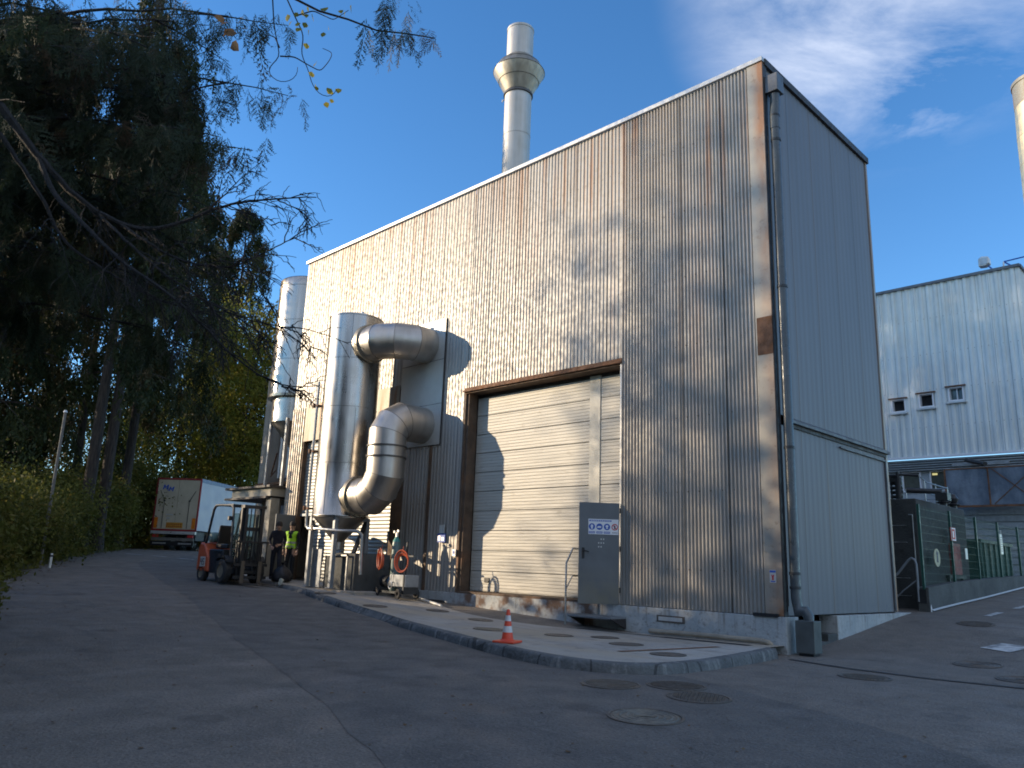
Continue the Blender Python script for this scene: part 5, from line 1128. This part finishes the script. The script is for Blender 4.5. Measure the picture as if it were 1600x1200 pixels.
# --- yellow leaved twig
yt = thing('poplar_tree', 'pale trunked tree whose twig with yellow leaves hangs in at the top edge', 'tree', (0, 0, 0))
mb, Q = trunkmb(-3.4, -17.6, 12, .26, (.4, .6)); mb.build('trunk', M['palebark'], yt, True)
mb = MB(); limb(mb, [(-3.1,-17.3,7.6),(-1.4,-14.6,8.6),(.1,-12.6,8.0),(.67,-11.67,6.9),(.67,-11.67,6.24)], .07, .012, 7, 26); limb(mb, [(.1,-12.6,8.0),(.5,-11.9,7.2),(.66,-11.57,6.32)], .03, .009, 6, 12)
for P in ([(0.67,-11.67,6.24),(0.64,-11.59,5.87),(0.64,-11.52,5.66),(0.64,-11.49,5.57),(0.55,-11.55,5.47),(0.53,-11.55,5.41),(0.59,-11.45,5.33),(0.69,-11.37,5.34),(0.75,-11.33,5.42),(0.75,-11.35,5.48)],
          [(0.65,-11.51,5.66),(0.63,-11.56,5.76),(0.59,-11.61,5.78),(0.51,-11.67,5.71)], [(0.64,-11.49,5.58),(0.74,-11.39,5.58),(0.82,-11.29,5.51),(0.90,-11.18,5.45),(0.98,-11.14,5.55),(1.02,-11.13,5.63),(0.95,-11.21,5.67)],
          [(0.66,-11.57,6.32),(0.71,-11.42,6.04),(0.75,-11.32,5.86),(0.71,-11.31,5.67),(0.74,-11.22,5.51),(0.74,-11.18,5.39),(0.79,-11.10,5.27),(0.88,-11.00,5.26),(0.91,-10.99,5.34)],
          [(0.71,-11.42,6.04),(.85,-11.3,6.1),(1.0,-11.15,6.0),(1.1,-11.05,6.12)]):
    limb(mb, P, .008, .003, 5, 30)
mb.build('limb', M['twig'], yt, True)
YL = [(0.67,-11.47,6.07),(0.68,-11.44,6.01),(0.74,-11.41,6.07),(0.80,-11.35,6.09),(0.83,-11.31,6.06),(0.73,-11.39,5.98),(0.73,-11.36,5.92),(0.79,-11.32,5.95),(0.80,-11.29,5.90),(0.92,-11.18,5.94),(0.91,-11.18,5.89),(1.06,-11.10,6.12),(1.08,-11.07,6.10),(1.12,-11.06,6.18),(0.76,-11.16,5.39),(0.78,-11.14,5.37),(0.83,-11.03,5.22),(0.89,-10.99,5.24),(0.89,-11.02,5.34),(0.93,-10.99,5.37),(0.76,-11.20,5.50),(0.76,-11.29,5.77),(0.82,-11.17,5.59),(0.77,-11.39,6.10),(0.82,-11.35,6.15),(0.93,-11.24,6.13)]
def leaf1(a=1.0):
    P = [(0,0,0),(.5,.1,-.25),(.42,.05,-.62),(0,0,-1.0),(-.42,.05,-.62),(-.5,.1,-.25)]; return np.array(P)*a, np.array([[0,1,2,3],[0,3,4,5]])
pos = np.array(YL)+rng.normal(0, .012, (len(YL), 3)); V, Q = stamp(leaf1(), pos, rot_batch(len(pos), .6), rng.uniform(.045, .085, len(pos))); npmesh('leaves', V, Q, M['yellow'], yt)
dl = np.array([(0.32,-11.91,5.89),(0.34,-11.88,5.83),(0.32,-11.85,5.70),(0.30,-11.94,5.92),(.33,-11.90,5.80)]); V, Q = stamp(leaf1(), dl, rot_batch(5, 1.5), rng.uniform(.09, .13, 5)); npmesh('dead_leaves', V, Q, M['deadleaf'], yt)

# --- weeping conifers further down the road
FW = np.array([-.7085, .7057]); RT = np.array([.7108, .7025])
def WL(Z, l): p = np.array([7.225, -14.641])+FW*Z+RT*l; return float(p[0]), float(p[1])
def conifer(Z, l, h, rad, zb, label, nb=46, st=15, dens=1.0):
    x, y = WL(Z, l); z0 = G(x, y)+.6
    t = thing('weeping_conifer', label, 'tree', (0, 0, 0), 0, 'weeping evergreens left of the road')
    mb, _ = trunkmb(x, y, h, .30); mb.build('trunk', M['bark'], t, True)
    mb = MB(); pos, sc = [], []
    for i in range(nb):
        u = rng.random()**.85; zz = z0+zb+(h-zb)*u; L = rad*(1-u)**.62*rng.uniform(.65, 1.12)+.5; a = rng.uniform(0, 6.283)
        d = np.array([math.cos(a), math.sin(a), 0]); P = [np.array([x, y, zz])+d*L*s_+np.array([0, 0, .9*s_*(1-s_)*2-1.1*s_**2.2*L*.35]) for s_ in np.linspace(0, 1, 6)]
        Qb = limb(mb, P, .06, .012, 5, 8, .03)
        for q in polypts(Qb[2:], st):
            for _ in range(2): pos.append(q+rng.normal(0, .30, 3)*np.array([1, 1, .5])); sc.append(rng.uniform(.7, 1.75))
    mb.build('limb', M['bark'], t, True); pos, sc = np.array(pos), np.array(sc)
    V, Q = multi(ST, pos, rot_batch(len(pos), .3), sc); npmesh('foliage', V, Q, M['conifer'], t)
for a in ((41,-29.5,31,7,2.0,'tallest weeping evergreen at the left edge, dark down to the bushes',60,18),
          (37,-19.6,29,5.4,9.0,'weeping evergreen on a bare dark trunk behind the white pole'),
          (39,-19.9,27,5.2,7.5,'thinner weeping evergreen just right of the bare dark trunk'),
          (45,-21.8,27,6.0,8.0,'dense weeping evergreen over the left corner of the trailer',60,17),
          (47,-35,27,6.5,1.5,'evergreen filling the left edge behind the first row of trunks',60,20),
          (56,-36,27,7,1.5,'evergreen in the third row behind the white pole',60,20),
          (66,-24.4,29,7.5,3.0,'lower weeping evergreen right behind the trailer roof',60,18),
          (70,-29.5,31,8,3.0,'dark evergreen behind the left half of the trailer',60,18),
          (37,-25.0,28,5.8,3.0,'shaggy evergreen between the left edge and the sky gap',60,17),
          (50,-27.5,26,7,2.0,'dark evergreen farthest back behind the trunks',60,18),
          (36,-27.2,24,5.6,1.5,'shaggy evergreen low at the left edge right behind the first bushes',60,18)): conifer(*a)

# --- broadleaves
LC = [leaf_clump(26, .20, 1.0, 40+s) for s in range(4)]; LCs = [leaf_clump(34, .13, .9, 50+s) for s in range(4)]; LCb = [leaf_clump(22, .34, 1.3, 60+s) for s in range(4)]
def crown(c, rad, n, T_, m, parent, sc=(.7, 1.3), hollow=.35, gap=.0):
    P = rng.normal(size=(n*3, 3)); P /= np.linalg.norm(P, axis=1)[:,None]; r = rng.uniform(hollow, 1, len(P))**.5
    ph = np.sin(P[:,0]*5+c[0])*np.sin(P[:,1]*6+c[1]*2)*np.sin(P[:,2]*5+c[2]); r *= 1+.28*ph
    keep = (np.sin(P[:,0]*7*r+c[0]*3)+np.sin(P[:,1]*8*r+c[1])+np.sin(P[:,2]*7*r)) > gap-1.2; P, r = P[keep][:n], r[keep][:n]
    pos = np.array(c)+P*r[:,None]*np.array(rad); V, Q = multi(T_, pos, rot_batch(len(pos)), rng.uniform(*sc, len(pos))); return npmesh('crown', V, Q, m, parent)
def broadleaf(x, y, h, rad, n, m, label, T_=LC, zc=.62, group=None, name='broadleaf_tree', gap=-.2, r=.2, sc=(.7, 1.3)):
    z0 = G(x, y)+.3; t = thing(name, label, 'tree', (0, 0, 0), 0, group); mb, Qt = trunkmb(x, y, h*.85, r)
    for k in range(9):
        q = Qt[10+k]; a = rng.uniform(0, 6.28); L = rad[0]*.8; limb(mb, [q, q+np.array([math.cos(a)*L*.5, math.sin(a)*L*.5, L*.35]), q+np.array([math.cos(a)*L, math.sin(a)*L, L*.5])], .06, .015, 5, 8, .05)
    mb.build('trunk', M['bark'], t, True); crown((x, y, z0+h*zc), (rad[0], rad[0], rad[1]), n, T_, m, t, sc, .3, gap)
GB = 'broadleaved trees behind the trailer'
x, y = WL(58, -19.8); broadleaf(x, y, 17, (5.0, 7.2), 1700, M['sun_tinted_autumn'], 'sunlit yellow green tree in the gap between the evergreens and the silo', group=GB)
x, y = WL(66, -21.0); broadleaf(x, y, 15, (5.5, 6), 1200, M['sun_tinted_autumn'], 'paler green tree behind the sunlit one left of the silo', group=GB)
x, y = WL(76, -33); broadleaf(x, y, 13, (7, 6), 1300, M['decid'], 'round green tree behind the middle of the trailer', group=GB)
x, y = WL(72, -16.0); broadleaf(x, y, 10, (6, 4.5), 900, M['decid'], 'low green tree right of the trailer partly behind the canopy', group=GB)
x, y = WL(62, -33); broadleaf(x, y, 12, (6.5, 5.5), 1000, M['decid'], 'green tree left of the trailer seen under the boughs', group=GB)
# roadside bushes
BSH = [(-17.5,-11.6,1.9,'low bush at the left edge nearest the viewer'),(-20.2,-10.2,2.1,'yellow tinted bush at the left edge, second along the road'),(-22.6,-9.6,2.6,'tall bush left of the white pole'),(-24.9,-8.0,2.3,'bush at the foot of the white pole'),(-27.4,-7.2,2.7,'leafy bush right of the white pole'),
       (-29.6,-5.6,2.3,'bush below the bare dark trunks'),(-32.2,-4.4,2.7,'dark bush halfway between the trunks and the trailer'),(-34.6,-2.9,2.6,'dark bush left of the trailer'),(-37.6,-1.6,2.9,'bush next to the rear left corner of the trailer'),(-41.2,-.2,3.2,'tall dark bush behind the left side of the trailer')]
BSH = [(x-.8, y-1.5, r*.70, lb) for (x, y, r, lb) in BSH] + [(-20.6,-9.3,.9,'small bush at the road edge before the second bush on the left'),(-23.6,-8.2,1.25,'small bush hiding the foot of the white pole'),(-26.6,-6.6,1.3,'yellowish bush at the road edge below the sky gap'),(-29.2,-5.4,1.5,'leafy bush hiding the foot of the bare dark trunk'),(-32.0,-4.0,1.5,'rounded bush at the road edge left of the trailer'),(-35.0,-2.4,1.7,'bush at the road edge nearest the trailer'),(-39.0,.2,2.0,'dark bush touching the left side of the trailer rear'),(-44.5,2.2,3.0,'tall dark bush behind the left side of the trailer, farthest back')]
for (x, y, r, lb) in BSH:
    t = thing('roadside_bush', lb, 'bush', (0, 0, 0), 0, 'bushes along the left verge'); z = G(x, y)+.35; b = MB()
    for k in range(7): a = rng.uniform(0, 6.28); limb(b, [(x, y, z-.3), (x+math.cos(a)*r*.3, y+math.sin(a)*r*.3, z+r*.6), (x+math.cos(a)*r*.7, y+math.sin(a)*r*.7, z+r*1.1)], .03, .008, 5, 7, .02)
    b.build('stem', M['bark'], t, True); tips = [(x+rng.normal(0, r*.55), y+rng.normal(0, r*.55), z+r*rng.uniform(.35, 1.15)) for _ in range(13)]; VV, QQ, o_ = [], [], 0
    for (tx, ty, tz) in tips:
        rr_ = r*rng.uniform(.22, .42); m_ = int(75*r*rr_); pp = np.array([tx, ty, tz])+rng.normal(0, 1, (m_, 3))*rr_*np.array([.62, .62, .75]); v_, q_ = multi(LCs if rng.random() < .6 else LC, pp, rot_batch(m_), rng.uniform(.35, 1.0, m_)); VV.append(v_); QQ.append(q_+o_); o_ += len(v_)
    npmesh('crown', np.concatenate(VV), np.concatenate(QQ), M['bush'], t)
# trees and tall shrubs out of frame at the left and behind: they shade the road and dapple the wall
HED = [(-21.0,-19.0,3.2,8.6),(-16.5,-21.5,3.2,8.2),(-21.8,-15.0,2.4,4.8),(-13.5,-15.2,2.4,4.6),(-11,-15.8,2.6,5.4),(-7.2,-17.0,2.7,5.2),(-2,-19.0,2.8,5.4),(3,-22.4,3.0,5.6),(8,-26.5,3.2,6.0),(13,-31,3.4,6.5),(-13,-18.6,3.0,5.8),(-5,-21.5,3.2,6.0)]
for i, (x, y, r, h) in enumerate(HED):
    t = thing('tall_shrub', 'tall green shrub on the left verge out of frame', 'shrub', (0, 0, 0), 0, 'tall shrubs beside the road'); z = G(x, y)+.2; b = MB()
    for k in range(5): a = rng.uniform(0, 6.28); limb(b, [(x, y, z-.3), (x+math.cos(a)*.5, y+math.sin(a)*.5, z+h*.5), (x+math.cos(a)*r*.6, y+math.sin(a)*r*.6, z+h*.85)], .06, .015, 5, 7, .02)
    b.build('stem', M['bark'], t, True); crown((x, y, z+h*.48), (r, r, h*.52), 950, LCb, M['bush'], t, (.8, 1.3), .1, -.9)
SH = [(-41.0,-30.0,28,(2.4,7.0),46),(-43.2,-33.0,30,(2.4,6),26),(-40.0,-28.0,22,(1.9,5.4),24),(-51.5,-34.5,23,(1.8,3.2),12)]
for i, (x, y, h, rad, n) in enumerate(SH):
    broadleaf(x, y, h, rad, n, M['decid'], 'loose broadleaf tree out of frame beyond the left verge', LCb, .62, 'trees beyond the left verge', 'verge_tree', -.1, .25, (.8, 1.2))

for i, (x, y, h, r_) in enumerate([(30,-34,13,5),(44,-18,13,5),(20,-44,14,5.5)]):
    broadleaf(x, y, h, (r_, h*.42), 420, M['decid'], 'broadleaf tree behind the viewer out of frame', LCb, .58, 'trees behind the viewer', 'yard_tree', -.6, .25, (1.1, 1.9))
# verge plants and litter
n = 5200; k = rng.integers(20, 112, n); o = rng.gamma(1.3, 1.1, n)+.12; P = LE[k]+NE[k]*o[:,None]+rng.normal(0, .25, (n, 2))
zz = Gn(P[:,0], P[:,1])+np.interp(o, off[0], rise[0]); pos = np.c_[P, zz+.02]
V, Q = multi([leaf_clump(14, .16, .28, 70), leaf_clump(14, .13, .3, 71)], pos, rot_batch(n, .5), rng.uniform(.5, 1.2, n)); o_ = npmesh('ground_cover', V, Q, M['bush']); tag(o_, 'low weeds and ground cover on the left verge', 'weeds', None, 'stuff')
n = 900; k = rng.integers(45, 112, n); P = LE[k]-NE[k]*(rng.exponential(.35, n)-.2)[:,None]; zz = Gn(P[:,0], P[:,1])+.02
V, Q = stamp(leaf1(), np.c_[P, zz], rot_batch(n, .3) @ np.array([[1,0,0],[0,0,1],[0,-1,0]], float), rng.uniform(.05, .10, n)); tag(npmesh('fallen_leaves', V, Q, M['deadleaf']), 'brown fallen leaves along the left edge of the road', 'leaves', None, 'stuff')

n = 700; P = np.c_[rng.uniform(-14, 9, n), rng.uniform(-14, -3.5, n)]; P = P[(P[:,1] < -6.2) | (P[:,0] > 1.5) | (P[:,1] < -4.0+.36*(P[:,0]+9.5)*-1)]
V, Q = stamp(leaf1(), np.c_[P, Gn(P[:,0], P[:,1])+.012], rot_batch(len(P), .4) @ np.array([[1,0,0],[0,0,1],[0,-1,0]], float), rng.gamma(2.0, .009, len(P))+.008); tag(npmesh('road_litter', V, Q, M['deadleaf']), 'small dead leaves and grit scattered over the road', 'litter', None, 'stuff')
# white pole, far lamp
M['wood'] = plain('weathered_pole', (.20,.19,.17), .8, 0, .3, 4)
def pole(): 
    x, y = WL(29.8, -17.15); z = G(x, y)
    t = thing('utility_pole', 'thin white pole rising out of the bushes at the left', 'pole', (x, y, z)); MB().tube([(0,0,-.2),(0,0,5.7)], [.060,.05], 14).build('shaft', M['wood'], t, True); MB().lathe([(0,5.7),(.08,5.7),(.05,5.78),(0,5.8)], 12).build('cap', M['cap'], t)
    x, y = WL(28.4, -16.0); z = G(x, y)
    t = thing('marker_post', 'short white marker post among the weeds at the left road edge', 'marker post', (x, y, z)); MB().box(-.05,.05,-.04,.04,0,.5).build('post', M['cap'], t, bevel=.01); MB().box(-.051,.051,-.041,.041,.38,.45).build('band', M['txt'], t)
    x, y = WL(60, -22.0); z = G(x, y)
    t = thing('street_lamp', 'far street lamp with two pale heads above the trailer roof', 'street lamp', (x, y, z), R(45)); MB().tube([(0,0,0),(0,0,6.4)], [.07,.05], 8).build('mast', M['greysteel'], t, True)
    for s_ in (-1, 1): MB().tube([(0,0,6.35),(s_*.45,0,6.45)], .03, 6).build('arm', M['greysteel'], t); MB().lathe([(0,6.25),(.2,6.33),(.22,6.45),(.12,6.56),(0,6.6)], 14, (s_*.62,0,0)).build('lamp_head', M['white'], t, True)
pole()

# ================================================================ PEOPLE AND BITS BY THE DOORWAY
skinm = plain('skin', (.42,.26,.19), .55, 0, .1, 20); dark = plain('dark_workwear', (.018,.020,.026), .85, 0, .3, 14); navy = plain('navy_workwear', (.015,.018,.032), .85, 0, .3, 14); hairm = plain('dark_hair', (.02,.015,.012), .7); vis = plain('yellow_hi_vis', (.42,.80,.03), .6, 0, .1, 9); tape = plain('grey_tape', (.35,.38,.33), .4)
def person(label, loc, rz, J, cloth, hair_r=1.0):
    """J: joint name -> (x, y, z); local frame faces -y"""
    E_ = [('pelvis','belly'),('belly','chest'),('chest','neck'),('neck','head'),('head','crown')]; RD = dict(pelvis=(.155,.11),belly=(.145,.105),chest=(.17,.12),neck=(.055,.058),head=(.078,.095),crown=(.07,.085),sh=(.065,.065),el=(.05,.05),wr=(.034,.03),pa=(.04,.022),hip=(.095,.095),kn=(.068,.07),an=(.05,.052),to=(.045,.035))
    names = ['pelvis','belly','chest','neck','head','crown']
    for s_ in 'LR':
        E_ += [('chest','sh'+s_),('sh'+s_,'el'+s_),('el'+s_,'wr'+s_),('wr'+s_,'pa'+s_),('pelvis','hip'+s_),('hip'+s_,'kn'+s_),('kn'+s_,'an'+s_),('an'+s_,'to'+s_)]; names += [k+s_ for k in ('sh','el','wr','pa','hip','kn','an','to')]
    co = [Vector(J[n]) for n in names]; rr = [RD[n.rstrip('LR') if n[-1] in 'LR' else n] for n in names]; ed = [(names.index(a), names.index(b)) for a, b in E_]
    for s_ in 'LR':
        w_, p = Vector(J['wr'+s_]), Vector(J['pa'+s_]); d = (p-w_).normalized(); si = d.cross(Vector((0,1,0))).normalized(); ip = names.index('pa'+s_)
        for f in range(5):
            o_ = (f-1.5)*.021 if f < 4 else (-.045 if s_ == 'L' else .045); L_ = (.07,.08,.075,.06,.05)[f]; k = len(co)
            if f < 4: a = p+d*.035+si*o_; b_ = a+d*L_*.55+Vector((0,-.01,0)); c_ = b_+d*L_*.4+Vector((0,-.025,0))
            else: a = p-d*.01+si*o_*.8; b_ = a+d*.03+si*o_*.4+Vector((0,-.01,0)); c_ = b_+d*.03+Vector((0,-.015,0))
            co += [a, b_, c_]; rr += [(.010,.010),(.009,.009),(.007,.007)]; ed += [(ip, k), (k, k+1), (k+1, k+2)]
    me = bpy.data.meshes.new('person'); me.from_pydata([tuple(c) for c in co], ed, []); tmp = bpy.data.objects.new('tmp', me); COL.objects.link(tmp)
    md = tmp.modifiers.new('s', 'SKIN'); ly = me.skin_vertices[0].data
    for i, r_ in enumerate(rr): ly[i].radius = r_
    ly[0].use_root = True; md.use_smooth_shade = True; sb = tmp.modifiers.new('d', 'SUBSURF'); sb.levels = 2; sb.render_levels = 2
    dg = bpy.context.evaluated_depsgraph_get(); m2 = bpy.data.meshes.new_from_object(tmp.evaluated_get(dg)); bpy.data.objects.remove(tmp); 
    o = bpy.data.objects.new('person', m2); COL.objects.link(o); tag(o, label, 'person'); m2.materials.clear(); m2.materials.append(cloth); m2.materials.append(skinm); m2.materials.append(M['black'])
    nz_ = J['neck'][2]
    for p in m2.polygons:
        c = p.center; hand = min((c-Vector(J['pa'+s_])).length for s_ in 'LR') < .085 or any((c-Vector(J['pa'+s_])).length < .16 and (c-Vector(J['wr'+s_])).length > .07 for s_ in 'LR')
        p.material_index = 1 if (c.z > nz_+.0 or hand) else (2 if c.z < .09 else 0); p.use_smooth = True
    h = Vector(J['head']); cr_ = Vector(J['crown']); fd = Vector(J.get('face', (0,-1,0))).normalized(); sd_ = fd.cross(Vector((0,0,1))).normalized()
    b = MB(); b.lathe([(.0,.135),(.055,.125),(.088,.085),(.102,.03),(.10,-.02),(.085,-.035)], 20, tuple(h+Vector((0,0,.045))-fd*.018)); hb = b.build('hair', hairm, o, True)
    b = MB(); f0 = h+fd*.088; b.obox(f0+Vector((0,0,-.012)), sd_*.011, fd*.018, Vector((0,0,.024))); b.build('nose', skinm, o, bevel=.006)
    b = MB(); [b.obox(f0+sd_*(.03*s_)+Vector((0,0,.016))-fd*.004, sd_*.012, fd*.004, Vector((0,0,.005))) for s_ in (-1,1)]; b.obox(f0+Vector((0,0,-.055))-fd*.008, sd_*.022, fd*.004, Vector((0,0,.004))); b.build('face_features', hairm, o)
    b = MB(); [b.obox(h+sd_*(.088*s_)+Vector((0,0,.0)), sd_*.008, fd*.018, Vector((0,0,.028))) for s_ in (-1,1)]; b.build('ears', skinm, o, bevel=.005)
    o.location = loc; o.rotation_euler = (0, 0, rz); return o
def body_shell(o, J, z0, z1, xr, m, name, off_, cutv=False):
    me = o.data; bm = bmesh.new(); bm.from_mesh(me); bm.faces.ensure_lookup_table()
    dele = [f for f in bm.faces if not (z0 < f.calc_center_median().z < z1 and abs(f.calc_center_median().x) < xr and not (cutv and f.normal.y < -.1 and f.calc_center_median().z > z1-.24 and abs(f.calc_center_median().x) < .028+(f.calc_center_median().z-(z1-.24))*.28))]
    bmesh.ops.delete(bm, geom=dele, context='FACES'); bm.normal_update()
    for v in bm.verts: v.co += v.normal*off_
    m2 = bpy.data.meshes.new(name); bm.to_mesh(m2); bm.free(); m2.materials.clear(); c = bpy.data.objects.new(name, m2); COL.objects.link(c); m2.materials.append(m); c.parent = o
    for p in m2.polygons: p.material_index = 0
    return c
pz = .02
J1 = dict(pelvis=(0,0,1.0),belly=(0,0,1.15),chest=(0,0,1.38),neck=(0,-.01,1.56),head=(0,-.02,1.68),crown=(0,-.01,1.77),shL=(.19,0,1.47),elL=(.25,.03,1.2),wrL=(.25,-.06,.96),paL=(.25,-.08,.88),shR=(-.19,0,1.47),elR=(-.25,.04,1.2),wrR=(-.23,-.03,.95),paR=(-.23,-.05,.87),
          hipL=(.09,0,.92),knL=(.10,-.01,.51),anL=(.11,.02,.09),toL=(.12,-.15,.045),hipR=(-.09,0,.92),knR=(-.10,-.02,.51),anR=(-.12,.0,.09),toR=(-.14,-.17,.045))
p1 = person('person in dark clothes and yellow high visibility vest standing in the doorway', (-17.32, -.50, pz), R(35), J1, dark)
p1.scale = (1.06,)*3
body_shell(p1, J1, 1.0, 1.52, .19, vis, 'safety_vest', .018, True); body_shell(p1, J1, 1.13, 1.18, .19, tape, 'reflective_band', .024); body_shell(p1, J1, 1.02, 1.06, .19, tape, 'reflective_band', .024)
J2 = dict(J1); J2.update(belly=(0,-.03,1.15),chest=(0,-.08,1.37),neck=(0,-.13,1.53),head=(.0,-.18,1.63),crown=(0,-.19,1.72),shL=(.18,-.08,1.45),elL=(.24,-.05,1.2),wrL=(.10,-.27,1.08),paL=(.03,-.31,1.06),shR=(-.18,-.08,1.45),elR=(-.25,-.02,1.2),wrR=(-.19,-.2,1.02),paR=(-.16,-.27,.98),knL=(.10,-.16,.53),anL=(.11,-.22,.09),toL=(.12,-.39,.045),knR=(-.10,.06,.51),anR=(-.11,.22,.10),toR=(-.12,.07,.045))
p2 = person('person all in black leaning forward beside the open grey door, bare head', (-17.25, -1.05, pz), R(62), J2, navy); p2.scale = (1.06,)*3
b = MB(); seq = []
for i in range(13):
    z = .52*i/12; r_ = .30*math.sin(math.pi*min(.5+.5*(z/.52)**1.6, .985))**.8 if i else .27
    seq.append((max(r_, .03), z))
seq = [(.24,0),(.30,.04),(.32,.13),(.30,.24),(.24,.35),(.15,.44),(.06,.50),(.03,.53),(.08,.60),(.0,.58)]
b.lathe(seq, 26); o = b.build('rubbish_bag', plain('black_bin_liner', (.012,.013,.020), .5, 0, .3), None, True, 0, 80)
for v in o.data.vertices:
    a = math.atan2(v.co.y, v.co.x); k = 1+.10*math.sin(5*a+v.co.z*14)+.06*math.sin(11*a-v.co.z*20); v.co.x *= k; v.co.y *= k
o.location = (-16.35, -1.28, .0); tag(o, 'full black rubbish bag on the apron in front of the doorway', 'bag')
b = MB(); b.v = [(-.14,0,0),(.12,-.04,0),(.15,.02,.16),(.02,.0,.20),(-.16,.05,.17),(-.05,.07,.05),(.10,.08,.08)]; b.f = [(0,1,3),(1,2,3),(0,3,4),(4,3,5),(3,2,6),(5,3,6)]
o = b.build('crumpled_paper', plain('paper', (.55,.50,.36), .8)); o.location = (-15.05,-2.05,S(-15.05,-2.05)+.0); o.modifiers.new('t','SOLIDIFY').thickness = .006; tag(o, 'crumpled beige paper on the kerb right of the forklift', 'litter')
